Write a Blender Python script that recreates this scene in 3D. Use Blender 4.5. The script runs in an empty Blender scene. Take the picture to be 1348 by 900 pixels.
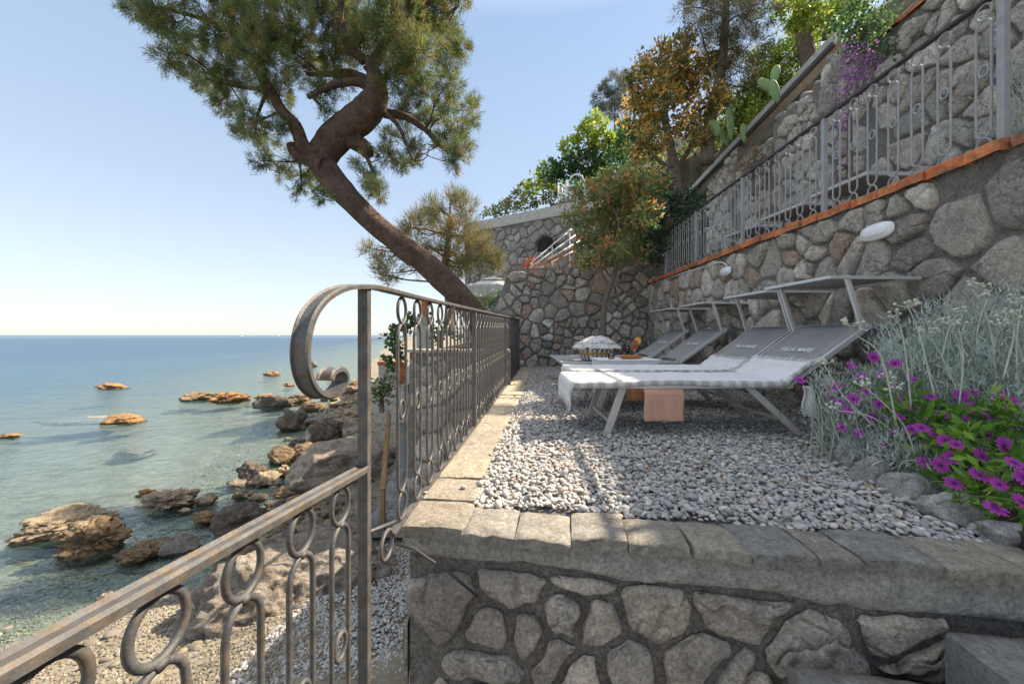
import bpy, math, random
import numpy as np
from mathutils import Vector, Matrix, noise
R = math.radians
random.seed(7); RNG = np.random.default_rng(7)
C = bpy.context.scene.collection
scene = bpy.context.scene
# ---------------------------------------------------------------- camera, sky, sun, exposure
CH = 0.72; F = 500.0; CX = 674.0; HY = 441.0
cam_d = bpy.data.cameras.new('camera'); cam = bpy.data.objects.new('camera', cam_d); C.objects.link(cam)
cam.location = (0, 0, CH); cam.rotation_euler = (R(90), 0, 0)
cam_d.sensor_width = 36; cam_d.lens = 36*F/1348; cam_d.shift_y = -(450-HY)/1348
cam_d.clip_start = 0.02; cam_d.clip_end = 30000
scene.camera = cam
SUN_EL, SUN_AZ = 45.0, 70.0            # azimuth clockwise from +Y (the way the camera looks)
w = bpy.data.worlds.new('World'); scene.world = w; w.use_nodes = True
nt = w.node_tree; bg = nt.nodes['Background']
sky = nt.nodes.new('ShaderNodeTexSky'); sky.sky_type = 'NISHITA'; sky.sun_disc = False
sky.sun_elevation = R(SUN_EL); sky.sun_rotation = R(SUN_AZ)
sky.air_density = 1.0; sky.dust_density = 0.6; sky.ozone_density = 1.4
hz = nt.nodes.new('ShaderNodeMix'); hz.data_type = 'RGBA'; hz.inputs[0].default_value = .80   # pale haze gradient over the clear sky; its unseen bright top is added fill
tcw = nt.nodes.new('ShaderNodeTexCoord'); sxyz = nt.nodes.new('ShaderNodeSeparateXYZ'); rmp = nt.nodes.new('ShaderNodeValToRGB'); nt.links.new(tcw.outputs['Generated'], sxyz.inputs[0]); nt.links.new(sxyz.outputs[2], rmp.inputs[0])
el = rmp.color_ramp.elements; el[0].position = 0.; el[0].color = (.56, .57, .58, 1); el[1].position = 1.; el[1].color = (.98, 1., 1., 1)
for p_, c_ in ((.10, (.52, .565, .61, 1)), (.32, (.39, .47, .58, 1)), (.64, (.29, .39, .54, 1)), (.80, (.92, .95, 1., 1))): e_ = el.new(p_); e_.color = c_  # top stops lie above the view, brightened to add fill light from overhead
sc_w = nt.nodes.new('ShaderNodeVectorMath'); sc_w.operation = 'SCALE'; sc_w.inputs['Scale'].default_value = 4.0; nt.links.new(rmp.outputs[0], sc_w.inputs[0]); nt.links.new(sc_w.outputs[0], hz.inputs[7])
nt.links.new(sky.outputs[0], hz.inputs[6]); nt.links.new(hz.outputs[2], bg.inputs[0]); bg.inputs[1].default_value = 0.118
sd = bpy.data.lights.new('sun', 'SUN'); sun = bpy.data.objects.new('sun', sd); C.objects.link(sun)
sd.energy = 3.7; sd.angle = R(0.6); sd.color = (1.0, 0.87, 0.70)
sv = Vector((math.sin(R(SUN_AZ))*math.cos(R(SUN_EL)), math.cos(R(SUN_AZ))*math.cos(R(SUN_EL)), math.sin(R(SUN_EL))))
sun.rotation_euler = sv.to_track_quat('Z', 'Y').to_euler()
vs = scene.view_settings; vs.view_transform = 'Standard'; vs.look = 'None'; vs.exposure = 1.60; vs.gamma = 1; vs.use_curve_mapping = False

# ---------------------------------------------------------------- helpers
def P(px, py, Y):                       # a point seen at a pixel of the photograph, at distance Y
    return Vector(((px-CX)/F*Y, Y, CH+(HY-py)/F*Y))
def on_plane(px, py, o, n):
    d = Vector(((px-CX)/F, 1, (HY-py)/F)); c = Vector((0, 0, CH))
    return c + d*((o-c).dot(n)/d.dot(n))
def woff(o):
    v = Vector((0, 0, 0))
    while o is not None: v += o.location; o = o.parent
    return v
def tag(o, label=None, cat=None, group=None, kind=None):
    if label: o['label'] = label
    if cat: o['category'] = cat
    if group: o['group'] = group
    if kind: o['kind'] = kind
    return o
def thing(name, label, cat, loc=(0, 0, 0), group=None):
    o = bpy.data.objects.new(name, None); C.objects.link(o); o.location = loc; o.empty_display_size = .1
    return tag(o, label, cat, group)
def copy_tree(o, parent=None):
    c = o.copy(); C.objects.link(c); c.parent = parent
    for ch in list(o.children): copy_tree(ch, c)
    return c
class MB:
    def __init__(s): s.v = []; s.f = []; s.c = []; s.col = None
    def add(s, vs_, fs, col=None):
        b = len(s.v); s.v.extend([tuple(q) for q in vs_]); s.f.extend([tuple(i+b for i in f) for f in fs])
        s.c.extend([col or (1, 1, 1)]*len(vs_) if not (col and hasattr(col[0], '__len__')) else col)
        return s
    def box(s, a, b, col=None):
        x0, y0, z0 = a; x1, y1, z1 = b
        return s.add([(x0,y0,z0),(x1,y0,z0),(x1,y1,z0),(x0,y1,z0),(x0,y0,z1),(x1,y0,z1),(x1,y1,z1),(x0,y1,z1)],
              [(0,3,2,1),(4,5,6,7),(0,1,5,4),(1,2,6,5),(2,3,7,6),(3,0,4,7)], col)
    def bar(s, a, b, wd, th, up=(0, 0, 1), col=None):      # a rectangular bar from a to b, wd sideways, th along up
        a = Vector(a); b = Vector(b); d = (b-a).normalized(); u = Vector(up); sd_ = d.cross(u)
        if sd_.length < 1e-4: sd_ = d.cross(Vector((0, 1, 0)))
        sd_.normalize(); u = sd_.cross(d).normalized(); k = []
        for q in (a, b):
            for i, j in ((-1,-1),(1,-1),(1,1),(-1,1)): k.append(q+sd_*(i*wd/2)+u*(j*th/2))
        return s.add(k, [(0,3,2,1),(4,5,6,7),(0,1,5,4),(1,2,6,5),(2,3,7,6),(3,0,4,7)], col)
    def tube(s, pts, r, seg=8, closed=False, col=None, flat=1.0, caps=True):
        pts = [Vector(p) for p in pts]; n = len(pts); vs_ = []; fs = []
        rr = r if hasattr(r, '__len__') else [r]*n; nrm = None
        for i in range(n):
            if closed: t = pts[(i+1) % n]-pts[i-1]
            else: t = pts[min(i+1, n-1)]-pts[max(i-1, 0)]
            t.normalize()
            if nrm is None:
                nrm = t.cross(Vector((.13, .31, .94)))
                if nrm.length < .1: nrm = t.cross(Vector((1, 0, 0)))
                nrm.normalize()
            else:
                nrm = nrm-t*nrm.dot(t); nrm.normalize()
            bn = t.cross(nrm)
            for k in range(seg):
                a = 2*math.pi*k/seg
                vs_.append(pts[i]+nrm*(math.cos(a)*rr[i])+bn*(math.sin(a)*rr[i]*flat))
        m = n if closed else n-1
        for i in range(m):
            j = (i+1) % n
            for k in range(seg):
                k2 = (k+1) % seg; fs.append((i*seg+k, i*seg+k2, j*seg+k2, j*seg+k))
        if not closed and caps: fs.append(tuple(range(seg-1, -1, -1))); fs.append(tuple((n-1)*seg+k for k in range(seg)))
        return s.add(vs_, fs, col)
    def lathe(s, c, prof, seg=20, col=None):               # prof: (radius, z)
        vs_ = []; fs = []; c = Vector(c)
        for r, z in prof:
            for k in range(seg):
                a = 2*math.pi*k/seg; vs_.append(c+Vector((r*math.cos(a), r*math.sin(a), z)))
        for i in range(len(prof)-1):
            for k in range(seg):
                k2 = (k+1) % seg; fs.append((i*seg+k, i*seg+k2, (i+1)*seg+k2, (i+1)*seg+k))
        return s.add(vs_, fs, col)
    def prism(s, pts, ext, col=None):                      # planar polygon extruded by a vector
        n = len(pts); pts = [Vector(p) for p in pts]; e = Vector(ext)
        return s.add(pts+[p+e for p in pts], [tuple(range(n-1, -1, -1)), tuple(range(n, 2*n))]+[(i, (i+1) % n, n+(i+1) % n, n+i) for i in range(n)], col)
    def grid(s, fn, nu, nv, col=None):
        vs_ = []; cs = []
        for i in range(nu+1):
            for j in range(nv+1):
                vs_.append(fn(i/nu, j/nv)); cs.append(col(i/nu, j/nv) if callable(col) else (col or (1, 1, 1)))
        return s.add(vs_, [(i*(nv+1)+j, (i+1)*(nv+1)+j, (i+1)*(nv+1)+j+1, i*(nv+1)+j+1) for i in range(nu) for j in range(nv)], cs)
    def build(s, name, m, parent=None, smooth=False, bevel=0, solid=0, loc=None):
        me = bpy.data.meshes.new(name); off = woff(parent) if parent else Vector(loc or (0, 0, 0))
        me.from_pydata([(a[0]-off.x, a[1]-off.y, a[2]-off.z) for a in s.v], [], s.f)
        ca = me.color_attributes.new('Col', 'FLOAT_COLOR', 'POINT')
        ca.data.foreach_set('color', np.array([(c[0], c[1], c[2], 1) for c in s.c], dtype=np.float32).ravel())
        me.materials.append(m); me.validate(); me.update()
        if smooth: me.shade_smooth()
        o = bpy.data.objects.new(name, me); C.objects.link(o)
        if parent: o.parent = parent
        elif loc: o.location = loc
        if solid:
            md = o.modifiers.new('s', 'SOLIDIFY'); md.thickness = solid; md.offset = 0
        if bevel:
            md = o.modifiers.new('b', 'BEVEL'); md.width = bevel; md.segments = 2; md.limit_method = 'ANGLE'
        return o
def np_mesh(name, V, Fq, cols, m, parent=None, smooth=False):
    off = woff(parent) if parent else Vector((0, 0, 0))
    V = V-np.array(off); me = bpy.data.meshes.new(name); k = Fq.shape[1]
    me.vertices.add(len(V)); me.vertices.foreach_set('co', V.astype(np.float32).ravel())
    me.loops.add(Fq.size); me.loops.foreach_set('vertex_index', Fq.astype(np.int32).ravel())
    me.polygons.add(len(Fq)); me.polygons.foreach_set('loop_start', np.arange(0, Fq.size, k, dtype=np.int32))
    if cols is not None:
        ca = me.color_attributes.new('Col', 'FLOAT_COLOR', 'POINT')
        ca.data.foreach_set('color', np.hstack([cols, np.ones((len(cols), 1))]).astype(np.float32).ravel())
    me.materials.append(m); me.update(calc_edges=True)
    me.polygons.foreach_set('use_smooth', np.full(len(Fq), smooth)); me.update()
    o = bpy.data.objects.new(name, me); C.objects.link(o)
    if parent: o.parent = parent
    return o
# ---------------------------------------------------------------- materials
def mat(name, col, rough=.8, n1=6., lo=.75, hi=1.2, bump=.3, bs=40., bd=.01, attr=False, metal=0., col2=None, n2=2., transl=0., spec=.3, sub=None):
    m = bpy.data.materials.new(name); m.use_nodes = True; t = m.node_tree; N = t.nodes; L = t.links
    b = N['Principled BSDF']; b.inputs['Roughness'].default_value = rough; b.inputs['Metallic'].default_value = metal
    b.inputs['Specular IOR Level'].default_value = spec
    geo = N.new('ShaderNodeTexCoord'); co = geo.outputs['Object']
    no = N.new('ShaderNodeTexNoise'); no.inputs['Scale'].default_value = n1; no.inputs['Detail'].default_value = 8; no.inputs['Roughness'].default_value = .65
    L.new(co, no.inputs['Vector'])
    mr = N.new('ShaderNodeMapRange'); mr.inputs[1].default_value = .3; mr.inputs[2].default_value = .7; mr.inputs[3].default_value = lo; mr.inputs[4].default_value = hi
    L.new(no.outputs['Fac'], mr.inputs[0])
    if attr:
        a = N.new('ShaderNodeVertexColor'); a.layer_name = 'Col'; base = a.outputs[0]
        mm = N.new('ShaderNodeMix'); mm.data_type = 'RGBA'; mm.blend_type = 'MULTIPLY'; mm.inputs[0].default_value = 1
        L.new(base, mm.inputs[6]); mm.inputs[7].default_value = (*col, 1); base = mm.outputs[2]
    else:
        rgb = N.new('ShaderNodeRGB'); rgb.outputs[0].default_value = (*col, 1); base = rgb.outputs[0]
    if col2:
        n_2 = N.new('ShaderNodeTexNoise'); n_2.inputs['Scale'].default_value = n2; n_2.inputs['Detail'].default_value = 6; L.new(co, n_2.inputs['Vector'])
        r2 = N.new('ShaderNodeMapRange'); r2.inputs[1].default_value = .48; r2.inputs[2].default_value = .62; L.new(n_2.outputs['Fac'], r2.inputs[0])
        mx = N.new('ShaderNodeMix'); mx.data_type = 'RGBA'; L.new(r2.outputs[0], mx.inputs[0]); L.new(base, mx.inputs[6]); mx.inputs[7].default_value = (*col2, 1); base = mx.outputs[2]
    vm = N.new('ShaderNodeVectorMath'); vm.operation = 'SCALE'; L.new(base, vm.inputs[0]); L.new(mr.outputs[0], vm.inputs['Scale'])
    L.new(vm.outputs[0], b.inputs['Base Color'])
    if bump:
        nb = N.new('ShaderNodeTexNoise'); nb.inputs['Scale'].default_value = bs; nb.inputs['Detail'].default_value = 10; nb.inputs['Roughness'].default_value = .7
        L.new(co, nb.inputs['Vector']); bu = N.new('ShaderNodeBump'); bu.inputs['Strength'].default_value = bump; bu.inputs['Distance'].default_value = bd
        L.new(nb.outputs['Fac'], bu.inputs['Height']); L.new(bu.outputs[0], b.inputs['Normal'])
    if transl:
        tr = N.new('ShaderNodeBsdfTranslucent'); L.new(vm.outputs[0], tr.inputs[0]); mxs = N.new('ShaderNodeMixShader'); mxs.inputs[0].default_value = transl
        L.new(b.outputs[0], mxs.inputs[1]); L.new(tr.outputs[0], mxs.inputs[2]); L.new(mxs.outputs[0], N['Material Output'].inputs[0])
    return m
def mineral(name, col=(1, 1, 1), attr=True, rough=.92, speck=.55, patch=(.30, .28, .25), patch_amt=.6, light=(.62, .59, .53), b1=(7, .10), b2=(38, .035), s=1.0, crack=0.):
    m = bpy.data.materials.new(name); m.use_nodes = True; t = m.node_tree; N = t.nodes; L = t.links; b = N['Principled BSDF']; b.inputs['Roughness'].default_value = rough; b.inputs['Specular IOR Level'].default_value = .25
    co = N.new('ShaderNodeTexCoord').outputs['Object']
    def noi(sc, det=8, ro=.65, off=0.):
        mp = N.new('ShaderNodeMapping'); mp.inputs['Location'].default_value = (off, off*1.7, -off); L.new(co, mp.inputs[0]); n = N.new('ShaderNodeTexNoise'); n.inputs['Scale'].default_value = sc*s; n.inputs['Detail'].default_value = det; n.inputs['Roughness'].default_value = ro; L.new(mp.outputs[0], n.inputs['Vector']); return n.outputs['Fac']
    def rng(x, a, c, d, e): r = N.new('ShaderNodeMapRange'); r.inputs[1].default_value = a; r.inputs[2].default_value = c; r.inputs[3].default_value = d; r.inputs[4].default_value = e; L.new(x, r.inputs[0]); return r.outputs[0]
    def mix(f, a, c, typ='MIX'):
        x = N.new('ShaderNodeMix'); x.data_type = 'RGBA'; x.blend_type = typ; L.new(f, x.inputs[0]) if not isinstance(f, float) else setattr(x.inputs[0], 'default_value', f)
        for q, k in ((a, 6), (c, 7)): L.new(q, x.inputs[k]) if not isinstance(q, tuple) else setattr(x.inputs[k], 'default_value', (*q, 1))
        return x.outputs[2]
    if attr: a = N.new('ShaderNodeVertexColor'); a.layer_name = 'Col'; base = mix(1.0, a.outputs[0], col, 'MULTIPLY')
    else: base = mix(1.0, (1., 1., 1.), col, 'MULTIPLY')
    base = mix(rng(noi(5, 9, .7, 3), .47, .60, 0, patch_amt), base, patch)
    base = mix(rng(noi(11, 9, .75, 9), .55, .66, 0, .55), base, light)
    f1 = rng(noi(70, 6, .8, 1), .30, .70, 1-speck, 1+speck); f2 = rng(noi(17, 8, .7, 5), .3, .7, .72, 1.28)
    vm = N.new('ShaderNodeVectorMath'); vm.operation = 'SCALE'; L.new(base, vm.inputs[0]); L.new(f1, vm.inputs['Scale']); v2 = N.new('ShaderNodeVectorMath'); v2.operation = 'SCALE'; L.new(vm.outputs[0], v2.inputs[0]); L.new(f2, v2.inputs['Scale'])
    L.new(v2.outputs[0], b.inputs['Base Color']); prev = None
    for (sc, dist), o_ in ((b1, 2), (b2, 6)):
        bu = N.new('ShaderNodeBump'); bu.inputs['Strength'].default_value = 1; bu.inputs['Distance'].default_value = dist; L.new(noi(sc, 10, .72, o_), bu.inputs['Height'])
        if prev: L.new(prev, bu.inputs['Normal'])
        prev = bu.outputs[0]
    if crack:
        vo = N.new('ShaderNodeTexVoronoi'); vo.feature = 'DISTANCE_TO_EDGE'; vo.inputs['Scale'].default_value = crack*s; nz_ = N.new('ShaderNodeTexNoise'); nz_.inputs['Scale'].default_value = 6*s; L.new(co, nz_.inputs['Vector']); ad = N.new('ShaderNodeVectorMath'); ad.operation = 'MULTIPLY_ADD'; L.new(nz_.outputs['Color'], ad.inputs[0]); ad.inputs[1].default_value = (.35, .35, .35); L.new(co, ad.inputs[2]); L.new(ad.outputs[0], vo.inputs['Vector'])
        bu = N.new('ShaderNodeBump'); bu.inputs['Strength'].default_value = .8; bu.inputs['Distance'].default_value = .03; L.new(rng(vo.outputs['Distance'], 0, .05, 0, 1), bu.inputs['Height']); L.new(prev, bu.inputs['Normal']); prev = bu.outputs[0]
    L.new(prev, b.inputs['Normal']); return m
M = {}
M['stone'] = mineral('rubble stone', patch=(.42, .385, .34), light=(.74, .70, .63), b1=(6, .10), b2=(30, .04), crack=2.2)
M['mortar'] = mineral('old mortar', (.33, .295, .255), attr=False, patch=(.22, .19, .165), light=(.46, .42, .37), b1=(9, .06), b2=(60, .03), speck=.7)
M['mortar_pale'] = mineral('pale mortar', (.34, .305, .27), attr=False, patch=(.24, .215, .19), light=(.56, .52, .46), b1=(9, .06), b2=(60, .03), speck=.6)
M['cement'] = mineral('cement render', (.58, .54, .48), attr=False, patch_amt=.35, patch=(.38, .35, .30), light=(.60, .57, .52), b1=(9, .04), b2=(55, .02))
M['slab'] = mineral('limestone coping', patch=(.38, .35, .31), patch_amt=.4, light=(.66, .62, .55), b1=(10, .05), b2=(45, .018), speck=.4)
M['pebble'] = mat('pebbles', (1, 1, 1), .7, 60, .8, 1.15, .2, 150, .003, attr=True)
M['gravel'] = mat('gravel bed', (.22, .21, .20), .9, 40, .5, 1.4, 1, 90, .02)
M['iron'] = mat('weathered iron', (.10, .098, .096), .5, 25, .6, 1.4, .6, 130, .003, metal=.2, col2=(.125, .10, .075), n2=30, spec=.45)
M['iron_grey'] = mat('grey painted iron', (.33, .33, .335), .65, 15, .85, 1.15, .2, 120, .002, metal=0, spec=.3)
M['iron_dark'] = mat('dark iron', (.07, .065, .065), .5, 15, .8, 1.2, .2, 120, .002, metal=.2)
M['terracotta'] = mat('terracotta', (.62, .20, .08), .85, 12, .55, 1.3, .7, 60, .01, attr=True, col2=(.30, .15, .09), n2=9)
M['bark'] = mineral('pine bark', (.20, .135, .10), attr=False, patch=(.08, .055, .045), light=(.33, .24, .18), b1=(7, .10), b2=(24, .05), speck=.4, crack=5.)
M['bark2'] = mat('grey bark', (.20, .15, .115), .95, 14, .6, 1.4, .8, 40, .02)
M['leaf'] = mat('leaves', (1, 1, 1), .5, 3, .85, 1.15, 0, attr=True, transl=.5, spec=.4)
M['needle'] = mat('needles', (1, 1, 1), .6, 3, .85, 1.15, 0, attr=True, transl=.42)
M['petal'] = mat('petals', (1, 1, 1), .6, 30, .85, 1.1, 0, attr=True, transl=.3)
M['rock'] = mineral('shore rock', patch=(.22, .17, .12), light=(.56, .45, .34), b1=(2.6, .25), b2=(13, .12), s=.9, speck=.5)
M['sand'] = mat('beach shingle', (.26, .215, .15), .9, 2.2, .7, 1.2, .8, 45, .02, col2=(.30, .27, .23), n2=20)
M['earth'] = mat('hill earth', (.16, .13, .09), .95, 2, .6, 1.3, 1, 8, .08, col2=(.09, .11, .05), n2=1.5)
M['paving'] = mat('paving', (.33, .31, .29), .85, 4, .8, 1.15, .4, 30, .01)
M['alu'] = mat('silver aluminium', (.62, .61, .60), .4, 20, .93, 1.05, .05, 100, .001, metal=.35, spec=.5)
M['legs'] = mat('taupe powder coated legs', (.50, .46, .42), .5, 20, .9, 1.1, .05, 100, .001, metal=.1)
M['mesh'] = mat('taupe sling fabric', (.34, .325, .31), .75, 30, .93, 1.06, .35, 400, .002, transl=.12)
M['white'] = mat('white paint', (.78, .77, .75), .5, 4, .93, 1.04, .08, 50, .002)
M['towel'] = mat('cotton', (1, 1, 1), .95, 12, .94, 1.05, .6, 160, .004, attr=True, transl=.12)
M['wood'] = mat('weathered wood', (.36, .20, .11), .8, 12, .7, 1.25, .5, 60, .005)
M['lamp'] = mat('lamp glass', (.80, .80, .79), .25, 4, .97, 1.03, 0, spec=.5)
M['canvas'] = mat('white canvas', (.72, .69, .63), .9, 3, .9, 1.05, .1, 60, .003, transl=.2)
M['food'] = mat('food', (1, 1, 1), .55, 60, .7, 1.2, .5, 120, .004, attr=True, transl=.1)
M['text'] = mat('white print', (.75, .75, .75), .8, 3, .98, 1.02, 0)
gm = bpy.data.materials.new('clear glass'); gm.use_nodes = True; g_ = gm.node_tree.nodes['Principled BSDF']
g_.inputs['Transmission Weight'].default_value = 1; g_.inputs['Roughness'].default_value = .02; g_.inputs['IOR'].default_value = 1.3; M['glass'] = gm
def liquid(name, col):
    m = bpy.data.materials.new(name); m.use_nodes = True; b = m.node_tree.nodes['Principled BSDF']
    b.inputs['Base Color'].default_value = (*col, 1); b.inputs['Transmission Weight'].default_value = .12; b.inputs['Roughness'].default_value = .15; b.inputs['IOR'].default_value = 1.2
    return m
M['spritz'] = liquid('orange red drink', (.95, .16, .03)); M['juice'] = liquid('yellow juice', (.95, .55, .06))

# ---------------------------------------------------------------- stone work
def clip(poly, p, n):
    out = []; k = len(poly)
    for i in range(k):
        a = poly[i]; b = poly[(i+1) % k]; da = (a[0]-p[0])*n[0]+(a[1]-p[1])*n[1]; db = (b[0]-p[0])*n[0]+(b[1]-p[1])*n[1]
        if da <= 0: out.append(a)
        if (da < 0 < db) or (db < 0 < da):
            t = da/(da-db); out.append((a[0]+(b[0]-a[0])*t, a[1]+(b[1]-a[1])*t))
    return out
def area(p): return .5*sum(p[i][0]*p[(i+1) % len(p)][1]-p[(i+1) % len(p)][0]*p[i][1] for i in range(len(p)))
def inside(pt, poly):
    c = False; j = len(poly)-1
    for i in range(len(poly)):
        if (poly[i][1] > pt[1]) != (poly[j][1] > pt[1]) and pt[0] < (poly[j][0]-poly[i][0])*(pt[1]-poly[i][1])/(poly[j][1]-poly[i][1])+poly[i][0]: c = not c
        j = i
    return c
PAL_GREY = [(.40,.37,.34),(.46,.43,.39),(.34,.32,.30),(.52,.48,.43),(.42,.385,.35),(.30,.285,.27),(.56,.52,.47)]
PAL_FR = [(.50,.46,.41),(.44,.41,.37),(.56,.50,.44),(.40,.37,.34),(.52,.47,.40),(.48,.43,.38)]
PAL_WARM = PAL_GREY+[(.42,.33,.25),(.38,.34,.27),(.45,.38,.29)]
def rubble(name, o, eu, ev, poly, size, gap, h, seed, parent, pal=PAL_GREY, m=None, aspect=.8, drop=.25, rnd=2):
    rg = random.Random(seed); o = Vector(o); eu = Vector(eu); ev = Vector(ev); en = eu.cross(ev).normalized()
    xs = [p[0] for p in poly]; ys = [p[1] for p in poly]
    if area(poly) < 0: poly = poly[::-1]
    seeds = []; sy = size*aspect; ny = int((max(ys)-min(ys))/sy)+3; nx = int((max(xs)-min(xs))/size)+3
    for j in range(-1, ny):
        for i in range(-1, nx):
            if rg.random() < drop: continue
            seeds.append((min(xs)+(i+.5*(j % 2)+rg.uniform(-.42, .42)+.5)*size, min(ys)+(j+.5+rg.uniform(-.38, .38))*sy))
            if rg.random() < .25: seeds.append((seeds[-1][0]+rg.uniform(.3, .5)*size, seeds[-1][1]+rg.uniform(-.4, .4)*sy))
    for b_ in [q for q in seeds if rg.random() < .10]:          # a few big stones among the small ones
        if b_ in seeds: seeds = [q for q in seeds if q is b_ or math.hypot(q[0]-b_[0], q[1]-b_[1]) > size*1.05]
    mb = MB()
    for si, s_ in enumerate(seeds):
        if not inside(s_, poly): continue
        cell = [(s_[0]-size*1.5, s_[1]-size*1.5), (s_[0]+size*1.5, s_[1]-size*1.5), (s_[0]+size*1.5, s_[1]+size*1.5), (s_[0]-size*1.5, s_[1]+size*1.5)]
        for q in seeds:
            dx = q[0]-s_[0]; dy = q[1]-s_[1]
            if q is s_ or abs(dx) > 3*size or abs(dy) > 3*size: continue
            l = math.hypot(dx, dy)
            if l < 1e-5: continue
            cell = clip(cell, ((s_[0]+q[0])/2-dx/l*gap/2, (s_[1]+q[1])/2-dy/l*gap/2), (dx, dy))
            if len(cell) < 3: break
        if len(cell) < 3: continue
        for i in range(len(poly)):
            a = poly[i]; b = poly[(i+1) % len(poly)]; n = (b[1]-a[1], a[0]-b[0]); l = math.hypot(*n)
            # only clip by edges the cell really crosses (outline may be stepped)
            cell = clip(cell, (a[0]-n[0]/l*gap*.4, a[1]-n[1]/l*gap*.4), n)
            if len(cell) < 3: break
        if len(cell) < 3 or area(cell) < (size*.25)**2: continue
        cx = sum(p[0] for p in cell)/len(cell); cy = sum(p[1] for p in cell)/len(cell)
        sh = rg.uniform(.93, 1.03)
        cell = [(cx+(p[0]-cx)*sh, cy+(p[1]-cy)*sh) for p in cell]
        for it in range(rnd):                                # corner cutting
            nc = []
            for i in range(len(cell)):
                a = cell[i]; b = cell[(i+1) % len(cell)]; k = rg.uniform(.10, .2) if it == 0 else .22
                nc += [(a[0]+(b[0]-a[0])*k, a[1]+(b[1]-a[1])*k), (a[0]+(b[0]-a[0])*(1-k), a[1]+(b[1]-a[1])*(1-k))]
            cell = nc
        hh = h*rg.uniform(.5, 1.2); tx = rg.uniform(-.35, .35); ty = rg.uniform(-.35, .35); ph = rg.uniform(0, 90)
        base = rg.choice(pal); br = rg.uniform(1.12, 1.7); col = (base[0]*br*1.06, base[1]*br, base[2]*br*.93)
        ring = []
        for sc, z in ((1.03, -.25), (1.0, .35), (.93, .75), (.80, .95), (.5, 1.0)):
            row = []
            for p in cell:
                x = cx+(p[0]-cx)*sc; y = cy+(p[1]-cy)*sc
                nn = noise.noise(Vector((x*3.2/size, y*3.2/size, ph))); n2 = noise.noise(Vector((x*9/size, y*9/size, ph)))
                n5 = noise.noise(Vector((x*6/size, y*6/size, ph+3))); x += (nn*.07+n5*.045)*size; y += (noise.noise(Vector((x*3/size, y*3/size, ph+7)))*.07+noise.noise(Vector((x*7/size, y*7/size, ph+9)))*.045)*size
                zz = z*hh*(1+tx*(x-cx)/size*2+ty*(y-cy)/size*2)+(nn*.45+n2*.22)*hh*(1 if z > .5 else .3)
                row.append(o+eu*x+ev*y+en*zz)
            ring.append(row)
        k = len(cell); vs_ = [q for r in ring for q in r]+[o+eu*cx+ev*cy+en*(hh*1.0)]
        fs = [(r*k+i, r*k+(i+1) % k, (r+1)*k+(i+1) % k, (r+1)*k+i) for r in range(len(ring)-1) for i in range(k)]
        fs += [((len(ring)-1)*k+i, (len(ring)-1)*k+(i+1) % k, len(ring)*k) for i in range(k)]
        mb.add(vs_, fs, col)
    return mb.build(name, m or M['stone'], parent, smooth=True)
def slabs(mb, a, b, wdir, width, z0, z1, n, seed, pal, gap=.008, jit=.012):
    # a row of n stone slabs laid from a to b, `width` towards wdir, with uneven rounded edges
    rg = random.Random(seed); a = Vector(a); b = Vector(b); wdir = Vector(wdir).normalized(); d = (b-a)
    ts = [0]+sorted((i+rg.uniform(-.18, .18))/n for i in range(1, n))+[1]
    for i in range(n):
        t0 = ts[i]; t1 = ts[i+1]; L = d.length; g = gap/L/2; p0 = a+d*(t0+g); p1 = a+d*(t1-g); NU, NV = 22, 20
        zt = z1+rg.uniform(-.004, .006); ex0 = rg.uniform(-jit, jit); ex1 = rg.uniform(-jit, jit); ph = rg.uniform(0, 50); br = rg.uniform(.85, 1.1); col = tuple(c*br for c in rg.choice(pal))
        sk = rg.uniform(-.06, .06); tl = rg.uniform(-.006, .006)
        def fn(u, v):
            # wrap profile: side up, over the top, side down
            q = p0.lerp(p1, u)+(d.normalized()*sk*(v-.5)*width*2)
            if v < .2: s_ = 0; z = z0+(zt-z0)*(v/.2)*.93
            elif v > .8: s_ = 1; z = z0+(zt-z0)*((1-v)/.2)*.93
            else:
                s_ = (v-.2)/.6; e = min(s_, 1-s_, .12)/.12; z = zt-(1-e)*.008
            n_ = noise.noise(Vector((q.x*14+ph, q.y*14, s_*4)))+.6*noise.noise(Vector((q.x*37+ph, q.y*37, z*40)))
            eu_ = min(u, 1-u, .1)/.1; z -= (1-eu_)*.007*(1 if .15 < v < .85 else .2)
            off = (1-s_)*(-ex0)+s_*ex1
            pt = q+wdir*(s_*width+off+n_*.014*(1 if s_ in (0, 1) else .2)); pt.z = z+n_*.0045+tl*(u-.5)*2
            return pt
        mb.grid(fn, NU, NV, col)
        # end caps
        for uu in (0, 1):
            pr = [fn(uu, v/NV) for v in range(NV+1)]; mb.add(pr, [tuple(range(NV+1)) if uu == 0 else tuple(range(NV, -1, -1))], col)
    return mb
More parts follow.
